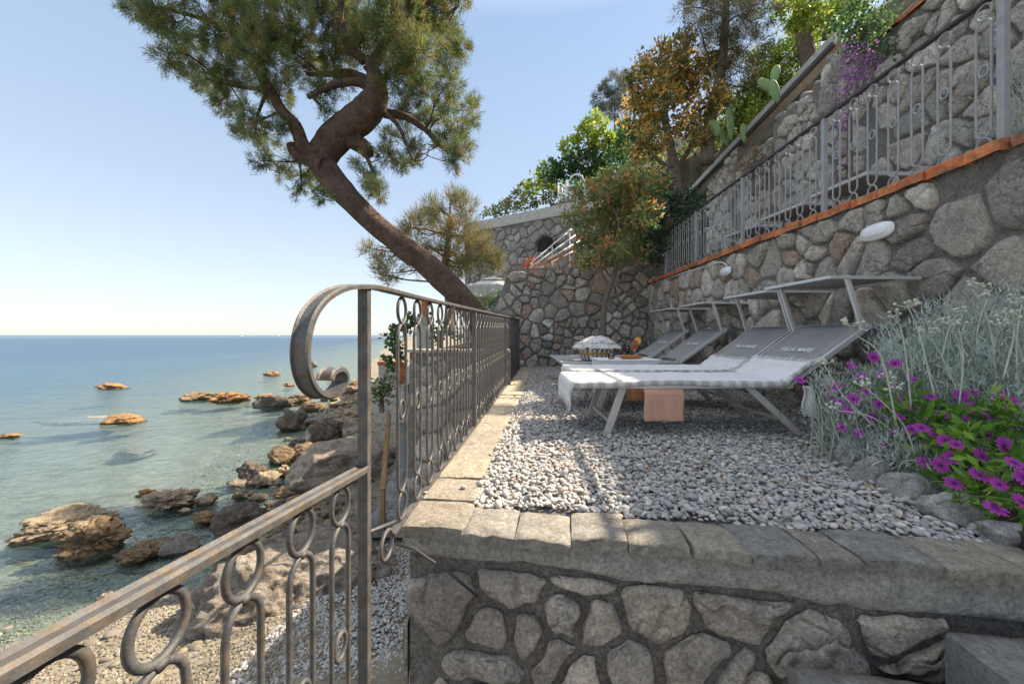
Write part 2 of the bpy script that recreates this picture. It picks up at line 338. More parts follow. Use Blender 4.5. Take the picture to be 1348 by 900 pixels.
def rock(name, c, size, seed, m=None, col=(.3, .25, .2), parent=None, sub=4, rough=.28, rot=0., ridge=1.0, flat_bottom=True):
    import bmesh
    bm = bmesh.new(); bmesh.ops.create_icosphere(bm, subdivisions=sub, radius=1.0); rg = random.Random(seed); off = Vector((rg.uniform(0, 99), rg.uniform(0, 99), rg.uniform(0, 99)))
    planes = [(Vector((rg.gauss(0, 1), rg.gauss(0, 1), rg.gauss(0, 1))).normalized(), rg.uniform(.55, .95)) for _ in range(9)]
    cr, sr = math.cos(rot), math.sin(rot); vs_ = []
    for v in bm.verts:
        p = v.co.copy()
        for n, dd in planes:
            k = p.dot(n)
            if k > dd: p -= n*(k-dd)*.85
        q = p*1.5+off
        n1 = noise.noise(q); n2 = noise.noise(q*3.1); n3 = abs(noise.noise(q*6.3)); n4 = noise.noise(q*14)
        p *= 1+rough*(n1*.9+n2*.45-n3*.5*ridge+n4*.15*ridge)
        x, y, z = p.x*size[0], p.y*size[1], p.z*size[2]
        vs_.append((c[0]+x*cr-y*sr, c[1]+x*sr+y*cr, c[2]+z))
    fs = [tuple(v.index for v in f.verts) for f in bm.faces]; bm.free()
    mb = MB(); mb.add(vs_, fs, col)
    if parent: return mb.build(name, m or M['rock'], parent, smooth=True)
    return mb.build(name, m or M['rock'], None, smooth=True, loc=(c[0], c[1], c[2]))

def ico(sub):
    import bmesh
    bm = bmesh.new(); bmesh.ops.create_icosphere(bm, subdivisions=sub, radius=1.0)
    V = np.array([v.co[:] for v in bm.verts]); Fc = np.array([[v.index for v in f.verts] for f in bm.faces]); bm.free(); return V, Fc
def pebbles(name, pts, smin, smax, pal, sub, m, seed):
    rg = np.random.default_rng(seed); V, Fc = ico(sub); n = len(pts); sz = rg.uniform(smin, smax, n)*rg.uniform(.8, 1.1, n)
    sc = np.stack([sz*rg.uniform(.9, 1.4, n), sz*rg.uniform(.7, 1.0, n), sz*rg.uniform(.4, .7, n)], 1)
    yaw = rg.uniform(0, 2*np.pi, n); tl = rg.normal(0, .35, n); rl = rg.normal(0, .35, n)
    P0 = V[None]*sc[:, None]
    # lumpy
    ph = rg.uniform(0, 6, (n, 1)); P0 = P0*(1+.13*np.sin(V[None, :, 0]*2.3+ph)*np.cos(V[None, :, 1]*2.1+ph*1.7))[..., None]
    def rot(Pa, a, i, j):
        c = np.cos(a)[:, None]; s = np.sin(a)[:, None]; x = Pa[..., i]*c-Pa[..., j]*s; y = Pa[..., i]*s+Pa[..., j]*c; Pa = Pa.copy(); Pa[..., i] = x; Pa[..., j] = y; return Pa
    P0 = rot(P0, tl, 0, 2); P0 = rot(P0, rl, 1, 2); P0 = rot(P0, yaw, 0, 1)
    VV = (P0+pts[:, None]).reshape(-1, 3); FF = (Fc[None]+(np.arange(n)*len(V))[:, None, None]).reshape(-1, 3)
    pal = np.array(pal); cc = pal[rg.integers(0, len(pal), n)]*rg.uniform(.75, 1.2, (n, 1)); cols = np.repeat(cc, len(V), 0)
    return tag(np_mesh(name, VV, FF, cols, m, None, True), kind='stuff')

# ---------------------------------------------------------------- foliage
def leaf_cloud(name, centers, dirs, n_per, spread, ln, wd, pal, m, parent, seed, style='leaf', droop=0., up=0.):
    """centers (k,3): clump points; every clump carries n_per leaves."""
    rg = np.random.default_rng(seed); k = len(centers); n = k*n_per
    c = np.repeat(centers, n_per, 0); d0 = np.repeat(dirs, n_per, 0)
    if style == 'needle':
        d = d0*.9+rg.normal(0, .55, (n, 3)); d[:, 2] += up; d /= np.linalg.norm(d, axis=1)[:, None]
        base = c+rg.normal(0, spread, (n, 3)); L = (ln*rg.uniform(.6, 1.15, n))[:, None]
        s = np.cross(d, rg.normal(0, 1, (n, 3))); s /= np.linalg.norm(s, axis=1)[:, None]+1e-9
        W = (wd*rg.uniform(.7, 1.2, n))[:, None]
        V = np.stack([base-s*W, base+s*W, base+d*L], 1).reshape(-1, 3); FF = np.arange(n*3).reshape(-1, 3); per = 3
    else:
        base = c+rg.normal(0, spread, (n, 3)); d = d0*.5+rg.normal(0, .8, (n, 3)); d[:, 2] += up-droop; d /= np.linalg.norm(d, axis=1)[:, None]
        L = (ln*rg.uniform(.6, 1.2, n))[:, None]; s = np.cross(d, rg.normal(0, 1, (n, 3))); s /= np.linalg.norm(s, axis=1)[:, None]+1e-9
        W = (wd*rg.uniform(.7, 1.2, n))[:, None]; nn = np.cross(d, s)
        V = np.stack([base, base+d*L*.5+s*W+nn*W*.35, base+d*L, base+d*L*.5-s*W+nn*W*.35], 1).reshape(-1, 3); FF = np.arange(n*4).reshape(-1, 4); per = 4
    pal = np.array(pal); ci = rg.integers(0, len(pal), k); cc = pal[np.repeat(ci, n_per)]
    mixr = rg.random(n) < .35; cc[mixr] = pal[rg.integers(0, len(pal), mixr.sum())]
    cc = cc*rg.uniform(.75, 1.25, (n, 1)); cols = np.repeat(cc, per, 0)
    return np_mesh(name, V, FF, cols, m, parent)
def blob_points(blobs, dens, seed, shell=.55):
    rg = np.random.default_rng(seed); pts = []; dr = []
    for c, r in blobs:
        r = np.array(r if hasattr(r, '__len__') else (r, r, r)); k = max(3, int(dens*(r[0]*r[1]*r[2])**(2/3.)))
        q = rg.normal(0, 1, (k, 3)); q /= np.linalg.norm(q, axis=1)[:, None]; q *= (shell+(1-shell)*rg.random(k)**.6)[:, None]
        q *= 1+.18*np.sin(q[:, :1]*7+q[:, 1:2]*5+seed)
        pts.append(np.array(c)+q*r); dr.append(q/np.linalg.norm(q, axis=1)[:, None])
    return np.vstack(pts), np.vstack(dr)
def bent(a, b, n, amp, rg):
    a = Vector(a); b = Vector(b); L = (b-a).length; o1 = Vector((rg.gauss(0, 1), rg.gauss(0, 1), rg.gauss(0, .6)))*amp*L; o2 = Vector((rg.gauss(0, 1), rg.gauss(0, 1), rg.gauss(0, .6)))*amp*L*.6
    return [a.lerp(b, t)+o1*math.sin(math.pi*t)+o2*math.sin(2*math.pi*t) for t in [i/(n-1) for i in range(n)]]
def tree(name, label, cat, trunk, radii, blobs, dens, n_per, spread, ln, wd, pal, seed, style='leaf', m=None, bark=None, group=None, branch_r=.03, extra=(), up=0., droop=0., shell=.55, twigs=.12, start=.33):
    rg = random.Random(seed); root = thing(name, label, cat, tuple(trunk[0]), group)
    tb = MB(); rr = [r*(1+.08*rg.uniform(-1, 1)) for r in radii]
    # smooth the trunk path
    tp = [Vector(p) for p in trunk]; sp = []; sr = []
    for i in range(len(tp)-1):
        p0 = tp[max(i-1, 0)]; p1 = tp[i]; p2 = tp[i+1]; p3 = tp[min(i+2, len(tp)-1)]
        for t in (0, .25, .5, .75):
            sp.append(.5*((2*p1)+(p2-p0)*t+(2*p0-5*p1+4*p2-p3)*t*t+(3*p1-p0-3*p2+p3)*t**3)); sr.append(rr[i]+(rr[i+1]-rr[i])*t)
    sp.append(tp[-1]); sr.append(rr[-1])
    tb.tube(sp, [r*(1+.10*noise.noise(Vector((i*1.3, seed, 0)))) for i, r in enumerate(sr)], 12)
    for pth, rd in extra: tb.tube(pth, rd, 9)
    tb.build('trunk', bark or M['bark2'], root, smooth=True)
    pts, dr = blob_points(blobs, dens, seed, shell); bb = MB(); nodes = list(zip(sp, sr))[int(len(sp)*start):]+[(Vector(q), rd[-1]) for pth, rd in extra for q in pth[1:]]
    for c, r in blobs:
        c = Vector(c); q, qr = min(nodes, key=lambda n_: (n_[0]-c).length); r0 = min(branch_r, qr*.7)
        pth = bent(q, c, 7, .13, rg); bb.tube(pth, [r0+(r0*.25-r0)*i/6 for i in range(7)], 6)
        sz = max(r) if hasattr(r, '__len__') else r
        near = [Vector(p) for p in pts if (Vector(p)-c).length < sz*1.3]
        for p in rg.sample(near, min(len(near), max(3, int(len(near)*twigs)))):
            s_ = pth[rg.randint(3, 6)]; bb.tube(bent(s_, p, 4, .08, rg), [r0*.28, r0*.22, r0*.16, r0*.08], 4, caps=False)
    if blobs: bb.build('branches', bark or M['bark2'], root, smooth=True)
    leaf_cloud('foliage', pts, dr, n_per, spread, ln, wd, pal, m or M['leaf'], root, seed, style, droop, up)
    return root
def G(px, py, z=0.):                    # a point at height z seen at a pixel
    Y = F*(CH-z)/(py-HY); return Vector(((px-CX)/F*Y, Y, z))
SEA = -2.5
SY = np.array([-40, 0, 2, 4.1, 4.5, 5.3, 6.2, 7.7, 10.1, 13.5, 20, 41, 67, 200, 700.]); SX = np.array([-16, -8, -6.6, -5.5, -4.9, -4.4, -4.2, -4.5, -5.5, -6.9, -9, -16, -23, -60, -200.])
def ground_z(x, y):
    d = (x-.35-np.interp(y, SY, SX))*.85
    return SEA+(np.minimum(.135*d, .5+.0*d) if np.isscalar(d) else np.minimum(.135*d, .5)) if np.isscalar(d) and d > 0 else SEA+np.where(np.asarray(d) > 0, np.minimum(.135*np.asarray(d), .5), np.maximum(.085*np.asarray(d), -3.))
def axis(parts):
    a = []
    for lo, hi, n in parts: a += list(np.linspace(lo, hi, n, endpoint=False))
    return np.array(a+[parts[-1][1]])
def terrain(name, xs, ys, fz, m, kind='structure', colf=None):
    X, Y = np.meshgrid(xs, ys, indexing='ij'); Z = fz(X, Y); V = np.stack([X, Y, Z], -1).reshape(-1, 3); nx, ny = len(xs), len(ys)
    i, j = np.meshgrid(np.arange(nx-1), np.arange(ny-1), indexing='ij'); a = (i*ny+j).ravel(); Fq = np.stack([a, a+ny, a+ny+1, a+1], 1)
    cols = colf(X.ravel(), Y.ravel()) if colf is not None else np.ones((len(V), 3))
    o = np_mesh(name, V, Fq, cols, m, None, True)
    return tag(o, kind=kind)
def wob(X, Y, s, seed=0.): return np.sin(X*1.7*s+seed)*np.cos(Y*1.3*s+seed*2)*.5+np.sin(X*3.9*s+Y*2.7*s+seed)*.27+np.sin(Y*5.3*s-X*4.1*s)*.15
# ---------------------------------------------------------------- ground and sea
terrain('beach', axis([(-900, -60, 24), (-60, -12, 40), (-12, 0, 90), (0, 60, 20)]), axis([(-20, 2, 12), (2, 16, 100), (16, 60, 50), (60, 900, 30)]),
        lambda X, Y: ground_z(X, Y)+wob(X, Y, 1.)*.045+wob(X, Y, 3.1)*.02, M['sand'])
def sea_mat():
    m = bpy.data.materials.new('sea water'); m.use_nodes = True; t = m.node_tree; N = t.nodes; L = t.links; N.remove(N['Principled BSDF'])
    co = N.new('ShaderNodeTexCoord').outputs['Object']
    def nz(sc, det, str_, dist, prev=None, stretch=(1, 1, 1)):
        mp = N.new('ShaderNodeMapping'); mp.inputs['Scale'].default_value = stretch; mp.inputs['Rotation'].default_value = (0, 0, R(12)); L.new(co, mp.inputs[0])
        n = N.new('ShaderNodeTexNoise'); n.inputs['Scale'].default_value = sc; n.inputs['Detail'].default_value = det; n.inputs['Roughness'].default_value = .6; L.new(mp.outputs[0], n.inputs['Vector'])
        b = N.new('ShaderNodeBump'); b.inputs['Strength'].default_value = str_; b.inputs['Distance'].default_value = dist; L.new(n.outputs['Fac'], b.inputs['Height'])
        if prev: L.new(prev, b.inputs['Normal'])
        return b.outputs[0]
    nrm = nz(.35, 3, .7, .42, None, (.45, 1, 1)); nrm = nz(1.6, 4, .9, .16, nrm, (.6, 1, 1)); nrm = nz(6, 3, .7, .035, nrm, (.7, 1, 1))
    att = N.new('ShaderNodeVertexColor'); att.layer_name = 'Col'
    sp = N.new('ShaderNodeSeparateColor'); L.new(att.outputs[0], sp.inputs[0])
    cr = N.new('ShaderNodeValToRGB'); e = cr.color_ramp.elements; e[0].color = (.11, .17, .13, 1); e[1].color = (.010, .06, .14, 1); e[1].position = 1
    q = cr.color_ramp.elements.new(.45); q.color = (.028, .115, .19, 1)
    pn = N.new('ShaderNodeTexNoise'); pn.inputs['Scale'].default_value = .22; pn.inputs['Detail'].default_value = 5; L.new(co, pn.inputs['Vector'])
    ad = N.new('ShaderNodeMath'); ad.operation = 'MULTIPLY_ADD'; L.new(pn.outputs['Fac'], ad.inputs[0]); ad.inputs[1].default_value = .35
    sb = N.new('ShaderNodeMath'); sb.operation = 'SUBTRACT'; L.new(sp.outputs[1], sb.inputs[0]); sb.inputs[1].default_value = .17; L.new(sb.outputs[0], ad.inputs[2]); L.new(ad.outputs[0], cr.inputs[0])
    df = N.new('ShaderNodeBsdfDiffuse'); L.new(cr.outputs[0], df.inputs[0])
    tr = N.new('ShaderNodeBsdfTransparent'); tr.inputs[0].default_value = (.80, .93, .90, 1)
    m1 = N.new('ShaderNodeMixShader'); L.new(sp.outputs[0], m1.inputs[0]); L.new(tr.outputs[0], m1.inputs[1]); L.new(df.outputs[0], m1.inputs[2])
    gl = N.new('ShaderNodeBsdfGlossy'); gl.inputs['Roughness'].default_value = .12; gl.inputs[0].default_value = (.86, .93, 1, 1); L.new(nrm, gl.inputs['Normal'])
    fr = N.new('ShaderNodeFresnel'); fr.inputs[0].default_value = 1.33; L.new(nrm, fr.inputs['Normal'])
    fm = N.new('ShaderNodeMath'); fm.operation = 'MINIMUM'; L.new(fr.outputs[0], fm.inputs[0]); fm.inputs[1].default_value = .38
    m2 = N.new('ShaderNodeMixShader'); L.new(fm.outputs[0], m2.inputs[0]); L.new(m1.outputs[0], m2.inputs[1]); L.new(gl.outputs[0], m2.inputs[2])
    L.new(m2.outputs[0], N['Material Output'].inputs[0]); return m
M['sea'] = sea_mat()
def seacol(X, Y):
    dep = np.maximum(0, SEA-np.array([float(z) for z in np.ravel(ground_z(X, Y))])); a = 1-np.exp(-dep/1.9); dist = np.hypot(X, Y)
    return np.stack([np.clip(a*.95, 0, .97), np.clip(.04+dep*.20+dist/260, 0, 1), a], 1)
terrain('sea', axis([(-12000, -900, 12), (-900, -60, 24), (-60, -14, 50), (-14, -2, 90), (-2, 10, 6)]+[(10, 12000, 6)]), axis([(-50, 2, 8), (2, 18, 110), (18, 70, 60), (70, 900, 50), (900, 12000, 14)]),
        lambda X, Y: np.full_like(X, SEA), M['sea'], colf=seacol)
# hillside behind everything on the right
def hill_z(X, Y):
    t = np.clip((Y-9)/7, 0, 1); near = 4.7+1.0*(X-5.6); far = 4.2+.52*(X+2.2)+.06*(Y-16)
    z = near*(1-t)+far*t+wob(X, Y, .5)*.5
    edge = np.interp(Y, [9, 11.5, 13.6, 17.4, 25], [5.9, 5.6, 4.4, -1.4, -2.6])
    return np.minimum(np.where(X < edge, -7., z), 26)
terrain('hillside', axis([(-8, 12, 90), (12, 60, 30)]), axis([(-6, 30, 110), (30, 90, 20)]), hill_z, M['earth'])
# ---------------------------------------------------------------- terrace with its front wall
C0 = G(527, 692); C1 = G(1348, 752); ER = (C1-C0).normalized(); U = Vector((.088, .9961, 0)); UN = Vector((.9961, -.088, 0)); UP = Vector((0, 0, 1))
CE = C0+ER*3.9; CB = C0+U*7.3
PAL_COP = [(.46,.41,.33),(.42,.38,.32),(.50,.45,.36),(.38,.36,.33),(.52,.45,.35)]
tw = thing('terrace_wall', 'low rubble wall with flagstone coping holding up the gravel terrace in the foreground', 'wall', (C0.x, C0.y, -2.4))
b = MB(); b.prism([C0+UP*-.035+ER*.02+U*.05, CE+UP*-.035+U*.05, CE+U*.3+UP*-.04, C0+UN*.26+U*.3+UP*-.04, CB+UN*.26+UP*-.04, CB+UP*-.04+UN*.02], (0, 0, -2.4), (1, 1, 1)); b.build('wall_core', M['mortar'], tw)
o_ = C0-ER*.0
front_top = lambda s: -.125-.03*s
rubble('stones', o_+U*.038, ER, UP, [(0.0, -2.2), (3.9, -2.2), (3.9, -.24), (1.9, -.185), (.0, -.125)], .20, .034, .024, 15, tw, PAL_FR, aspect=.74, drop=.12, rnd=3)
rubble('side_stones', C0+U*7.2, -U, UP, [(0, -2.2), (7.15, -2.2), (7.15, -.06), (0, -.06)], .32, .03, .03, 12, tw, PAL_WARM, rnd=1)
def band(u, v):
    s = u*3.9; zt = -.030; zb = -.112-.036*s-.010*math.sin(s*9)-.012*noise.noise(Vector((s*14, 0, 1))); z = zt+(zb-zt)*v; q = C0+ER*s
    n_ = noise.noise(Vector((s*5, z*9, 3))); e = math.sin(math.pi*min(1, max(0, v)))**.4 if 0 < v < 1 else 0
    return q-U*(.014*e+.010*n_*e-.036+.004*noise.noise(Vector((s*22, z*40, 8))))+UP*z
b = MB(); b.grid(band, 160, 10); b.build('cement_band', M['cement'], tw, smooth=True)
b = MB(); slabs(b, C0+ER*.24-U*.012, CE-U*.012, U, .20, -.034, .010, 19, 5, PAL_COP, jit=.016, gap=.005); slabs(b, C0-U*.012-UN*.012, C0+U*.205-UN*.012, UN, .26, -.034, .010, 1, 6, PAL_COP); b.build('front_coping', M['slab'], tw, smooth=True)
b = MB(); slabs(b, C0+U*.21-UN*.015, CB-UN*.015, UN, .27, -.034, .010, 24, 8, [(.55,.46,.34),(.50,.43,.33),(.58,.49,.36)], jit=.012); b.build('side_coping', M['slab'], tw, smooth=True)
# metal rod tied into the wall
b = MB(); b.tube([on_plane(522, 716, C0-U*.03, U), on_plane(545, 722, C0-U*.05, U), on_plane(590, 752, C0-U*.055, U), on_plane(624, 781, C0-U*.05, U), on_plane(628, 784, C0-U*.0, U)], .005, 8); tag(b.build('tie_rod', M['iron_dark'], None, smooth=True, loc=tuple(C0)), 'thin dark metal rod slanting down the left end of the foreground wall', 'rod')
# stone steps at the lower right
st = thing('stone_steps', 'grey stone steps built against the foreground wall at the bottom right', 'steps', (1.6, .95, -1.6))
for k, (x0, zt, dep) in enumerate(((1.32, -.165, .26), (.90, -.315, .46))):
    b = MB(); q = C0+ER*(x0+.41); slabs(b, q-U*.05, C0+ER*3.9-U*.05, -U, dep, zt-.5, zt, 5-k, 20+k, [(.40,.385,.36),(.46,.44,.41)], jit=.02, gap=.012); b.build('step', M['slab'], st, smooth=True)
# gravel terrace floor and pebbles
b = MB(); b.add([C0+U*.15+UN*.2-UP*.012, CE+U*.15-UP*.012, Vector((3.6, 9.6, -.012)), C0+U*8.2-UN*.0-UP*.012], [(0, 1, 2, 3)]); tag(b.build('terrace_ground', M['gravel'], None), kind='structure')
PAL_PEB = [(.42,.405,.385),(.47,.45,.42),(.37,.36,.35),(.52,.49,.45),(.33,.325,.32),(.45,.42,.38),(.40,.38,.36),(.46,.39,.33)]
def scatter(y0, y1, sp, seed, zr):
    rg = np.random.default_rng(seed); xs, ys = np.meshgrid(np.arange(-.4, 3.2, sp), np.arange(y0, y1, sp)); x = (xs+rg.uniform(-.5, .5, xs.shape)*sp).ravel(); y = (ys+rg.uniform(-.5, .5, ys.shape)*sp).ravel()
    left = C0.x+.255+.088*(y-C0.y); front = C0.y+.19+(ER.y/ER.x)*(x-C0.x); e = .02*np.sin(x*11)+.012*np.sin(y*13)
    k = (x > left+e) & (y > front+e) & (x < 2.9); x = x[k]; y = y[k]; z = rg.uniform(-.004, zr, len(x))+.007*np.sin(x*4+1)*np.cos(y*3.3)
    return np.stack([x, y, z], 1)
pebbles('gravel', scatter(1.1, 3.6, .0172, 1, .012), .0075, .0142, PAL_PEB, 2, M['pebble'], 3)
pebbles('gravel', scatter(3.6, 9.0, .026, 2, .014), .012, .020, PAL_PEB, 1, M['pebble'], 4)
pebbles('gravel', scatter(1.1, 3.6, .055, 5, .02)+np.array([0, 0, .008]), .012, .020, PAL_PEB, 2, M['pebble'], 6)
pebbles('gravel', np.array([[G(px, py).x, G(px, py).y, .024] for px, py in ((770, 655), (610, 648), (700, 672), (1005, 700), (900, 690), (655, 640), (560, 655))]), .009, .014, PAL_PEB, 2, M['pebble'], 7)
# ---------------------------------------------------------------- right retaining wall with terracotta coping
def XW(Y, off=0.): return 2.84+off+.032*Y
RU = Vector((.032, .9995, 0)).normalized()
rw = thing('retaining_wall', 'tall grey rubble retaining wall behind the loungers topped with a red terracotta edge', 'wall', (2.9, .2, 0))
ztop = lambda Y: 1.79+.013*Y
yn, yf = .1, 9.3
b = MB(); b.prism([(XW(yn), yn, -.3), (XW(yf), yf, -.3), (XW(yf), yf, ztop(yf)), (XW(yn), yn, ztop(yn))], (.36, 0, 0)); b.build('wall_core', M['mortar_pale'], rw)
L_ = (yf-yn)
rubble('stones', (XW(yf), yf, 0), -RU, UP, [(0, -.1), (L_, -.1), (L_, ztop(yn)-.03), (0, ztop(yf)-.03)], .245, .024, .055, 31, rw, PAL_GREY+[(.60,.57,.52),(.64,.60,.54),(.48,.36,.28)], aspect=.88, drop=.16)
b = MB(); slabs(b, (XW(yn, -.05), yn, 0), (XW(yf, -.05), yf, 0), (1, 0, 0), .2, -.02, .055, 44, 33, [(1,1,1),(1.15,1.05,.95),(.8,.85,.9),(1.1,1.2,1.2)], gap=.012, jit=.02)
b.v = [(x, y, z+ztop(y)-.005+.012*noise.noise(Vector((y*3, 0, 5)))) for x, y, z in b.v]; b.build('coping', M['terracotta'], rw, smooth=True)
# bulkhead lamps
def bulkhead(px, py, sc, label):
    q = on_plane(px, py, Vector((XW(0, -.05), 0, 0)), Vector((RU.y, -RU.x, 0))); t = thing('bulkhead_lamp', label, 'wall lamp', tuple(q), 'white lamps on the terrace wall')
    def cap(u, v, rx, rz, dep, off):
        a = u*2*math.pi; s_ = math.sin(v*math.pi/2); d = dep*math.cos(v*math.pi/2)**.6 if v < 1 else 0
        ca, sa = math.cos(a), math.sin(a); ex = abs(ca)**.75*(1 if ca > 0 else -1); ez = abs(sa)**.75*(1 if sa > 0 else -1)
        return q-RU*(ex*rx*s_)*-1+UP*(ez*rz*s_)+Vector((-1, 0, 0))*(d+off)
    b = MB(); b.grid(lambda u, v: cap(u, v, .135*sc, .062*sc, .035*sc, .012), 32, 8); b.build('housing', M['white'], t, smooth=True)
    b = MB(); b.grid(lambda u, v: cap(u, v, .105*sc, .042*sc, .03*sc, .032), 32, 8); b.build('diffuser', M['lamp'], t, smooth=True)
    return t
bulkhead(1157, 305, 1.05, 'larger oval white bulkhead lamp on the stone wall above the nearest sun canopy')
l2 = bulkhead(957, 357, .95, 'smaller white bulkhead lamp with a cable further along the stone wall')
b = MB(); pl = (Vector((XW(0, -.06), 0, 0)), Vector((RU.y, -RU.x, 0)))
b.tube([on_plane(x, y, *pl) for x, y in ((957, 350), (953, 346), (946, 345), (925, 352), (900, 359), (865, 372))], .008, 6); b.build('cable', M['white'], l2, smooth=True)
# ---------------------------------------------------------------- back wall
bw = thing('back_wall', 'grey rubble wall with a battered left end closing the far side of the terrace', 'wall', (1.2, 8.6, 0))
Yb = 8.6; pts = [P(x, y, Yb) for x, y in ((628, 500), (640, 440), (671, 353), (765, 352), (860, 348), (900, 346), (905, 500))]
b = MB(); b.prism(pts, (0, .5, 0)); b.build('wall_core', M['mortar_pale'], bw)
rubble('stones', (0, Yb, 0), (1, 0, 0), UP, [(p.x, max(p.z, -.35)) for p in pts], .235, .026, .07, 41, bw, PAL_GREY+[(.46,.34,.28),(.60,.58,.56)], aspect=.72, drop=.12)
# ---------------------------------------------------------------- upper terrace floor, upper wall
b = MB(); b.prism([(XW(-.2, .3), -.2, 1.3), (5.6, -.2, 1.3), (5.6, 9.0, 1.3), (XW(9, .3), 9.0, 1.3)], (0, 0, .5)); tag(b.build('upper_terrace', M['paving'], None), kind='structure')
b = MB(); b.box((-.1, 9.11, -.5), (9, 14.5, 2.15)); tag(b.build('far_terrace', M['paving'], None), kind='structure')
UX = 5.2; UR = Vector((.03, .99955, 0))
def upper_piece(name, label, y0, y1, z0, zt, seed, pal, size=.30, gap=.028, coping=False, cap=True, th=.5):
    t = thing(name, label, 'wall', (UX+.03*y0, y0, z0)); xa = UX+.03*y0; xb = UX+.03*y1
    zt1 = zt if not hasattr(zt, '__len__') else zt[0]; zt2 = zt if not hasattr(zt, '__len__') else zt[1]
    b = MB(); b.prism([(xa, y0, z0), (xb, y1, z0), (xb, y1, zt2), (xa, y0, zt1)], (th, 0, 0)); b.build('wall_core', M['mortar_pale'], t)
    L = y1-y0
    rubble('stones', (xb, y1, 0), -UR, UP, [(0, z0), (L, z0), (L, zt1-.01), (0, zt2-.01)], size, gap, .08, seed, t, pal, aspect=.8, drop=.12)
    if coping:
        b = MB(); slabs(b, (xa-.06, y0, 0), (xb-.06, y1, 0), (1, 0, 0), .3, 0, .06, 18, seed+1, [(1,1,1),(.85,.9,.9),(1.1,1.05,1)], gap=.014, jit=.02)
        b.v = [(x, y, z+zt1-.01) for x, y, z in b.v]; b.build('coping', M['terracotta'], t, smooth=True)
    elif cap:
        for k in range(max(2, int(L/.3))): 
            yy = y0+(k+.5)*L/max(2, int(L/.3)); zz = zt1+(zt2-zt1)*(yy-y0)/L; rock('cap_stone', (UX+.03*yy+.12, yy, zz+.05), (.17, .14, .11), seed+50+k, M['stone'], (.46, .43, .39), t, sub=3, rough=.12)
    return t
PALU = [(.54,.52,.48),(.62,.59,.54),(.46,.44,.41),(.68,.65,.60),(.57,.52,.47)]
upper_piece('upper_wall', 'highest rubble wall at the upper right with a terracotta edge above the iron railing', -.5, 5.6, 1.8, 5.03, 51, PALU, coping=True)
upper_piece('stepped_wall', 'tall rough stone pillar of the upper wall beside the cascading purple flowers', 5.62, 6.6, 1.8, 5.35, 54, PALU, cap=True)
upper_piece('stepped_wall', 'middle step of the upper stone wall with round cap stones below the first prickly pear', 6.62, 7.9, 1.8, 5.1, 57, PALU)
upper_piece('stepped_wall', 'low run of the upper stone wall behind the dry brown shrub', 7.92, 9.2, 1.8, 4.75, 60, PALU)
upper_piece('stepped_wall', 'farthest short stone wall block of the upper stair topped with two pale cap stones', 9.22, 10.7, 1.8, 5.3, 63, PALU)
# sloping stair parapet with a dark pipe
t = thing('sloping_parapet', 'sloping earth coloured stair parapet carrying a dark pipe up the hillside', 'parapet', tuple(P(930, 240, 11)))
a_, c_ = P(905, 262, 11.5), P(1108, 50, 6.9)
b = MB(); b.bar(a_, c_, .25, .24); b.build('slope_slab', M['cement'], t); b = MB(); b.tube([a_+Vector((-.16, 0, -.12)), a_.lerp(c_, .5)+Vector((-.16, 0, -.13)), c_+Vector((-.16, 0, -.12))], .055, 10); b.build('pipe', M['iron_dark'], t, smooth=True)
# ---------------------------------------------------------------- iron railings
FO = Vector((-.548, 0, 0))                                             # the plane of the sea-side railing runs through here along U
def FP(Y, z): return Vector((FO.x+.088*Y, Y, z))
FN = Vector((U.y, -U.x, 0)).normalized()
def fpix(px, py): return on_plane(px, py, FO, FN)
def ellipse(c, d, rx, rz, n=24): return [c+d*(rx*math.cos(2*math.pi*i/n))+UP*(rz*math.sin(2*math.pi*i/n)) for i in range(n)]
def baluster_mesh(mb, base, d, H, r=.0062, bottom=True):
    hw = .041; c = Vector(base); up = UP
    mb.tube(ellipse(c+up*(H-.054), d, hw, .048), r, 8, closed=True)
    zt, zb = H-.108, .112 if bottom else -.1; pts = []
    for i in range(9): a = math.pi*i/8; pts.append(c+d*(hw*math.cos(a))+up*(zt-.05+.05*math.sin(a)))
    for i in range(9): a = math.pi*i/8; pts.append(c-d*(hw*math.cos(a))+up*(zb+.05-.05*math.sin(a)))
    mb.tube(pts, r, 8, closed=True)
    mb.tube(ellipse(c+up*(H-.43), d, .027, .034, 18), r*.95, 8, closed=True)
    if bottom: mb.tube(ellipse(c+up*.056, d, hw, .050), r, 8, closed=True)
    for z in (H-.106, .110 if bottom else 9): 
        if z < 5: mb.box(tuple(c+up*z-Vector((.009, .009, .006))), tuple(c+up*z+Vector((.009, .009, .006))))
def sweep(mb, pts, side, prof, col=None):
    """sweep a closed profile [(side, normal)] along pts lying in a plane whose normal is `side`"""
    n = len(pts); vs_ = []; k = len(prof)
    for i in range(n):
        t = (Vector(pts[min(i+1, n-1)])-Vector(pts[max(i-1, 0)])).normalized(); nn = side.cross(t).normalized()
        for a, b_ in prof: vs_.append(Vector(pts[i])+side*a+nn*b_)
    fs = [(i*k+j, i*k+(j+1) % k, (i+1)*k+(j+1) % k, (i+1)*k+j) for i in range(n-1) for j in range(k)]
    fs += [tuple(range(k-1, -1, -1)), tuple((n-1)*k+j for j in range(k))]; mb.add(vs_, fs, col)
def spline(pts, m=6):
    pts = [Vector(p) for p in pts]; out = []
    for i in range(len(pts)-1):
        p0 = pts[max(i-1, 0)]; p1 = pts[i]; p2 = pts[i+1]; p3 = pts[min(i+2, len(pts)-1)]
        for j in range(m): t = j/m; out.append(.5*((2*p1)+(p2-p0)*t+(2*p0-5*p1+4*p2-p3)*t*t+(3*p1-p0-3*p2+p3)*t**3))
    return out+[pts[-1]]
RAILP = [(-.022, -.005), (.022, -.005), (.022, .005), (.017, .009), (.012, .004), (-.012, .004), (-.017, .009), (-.022, .005)]
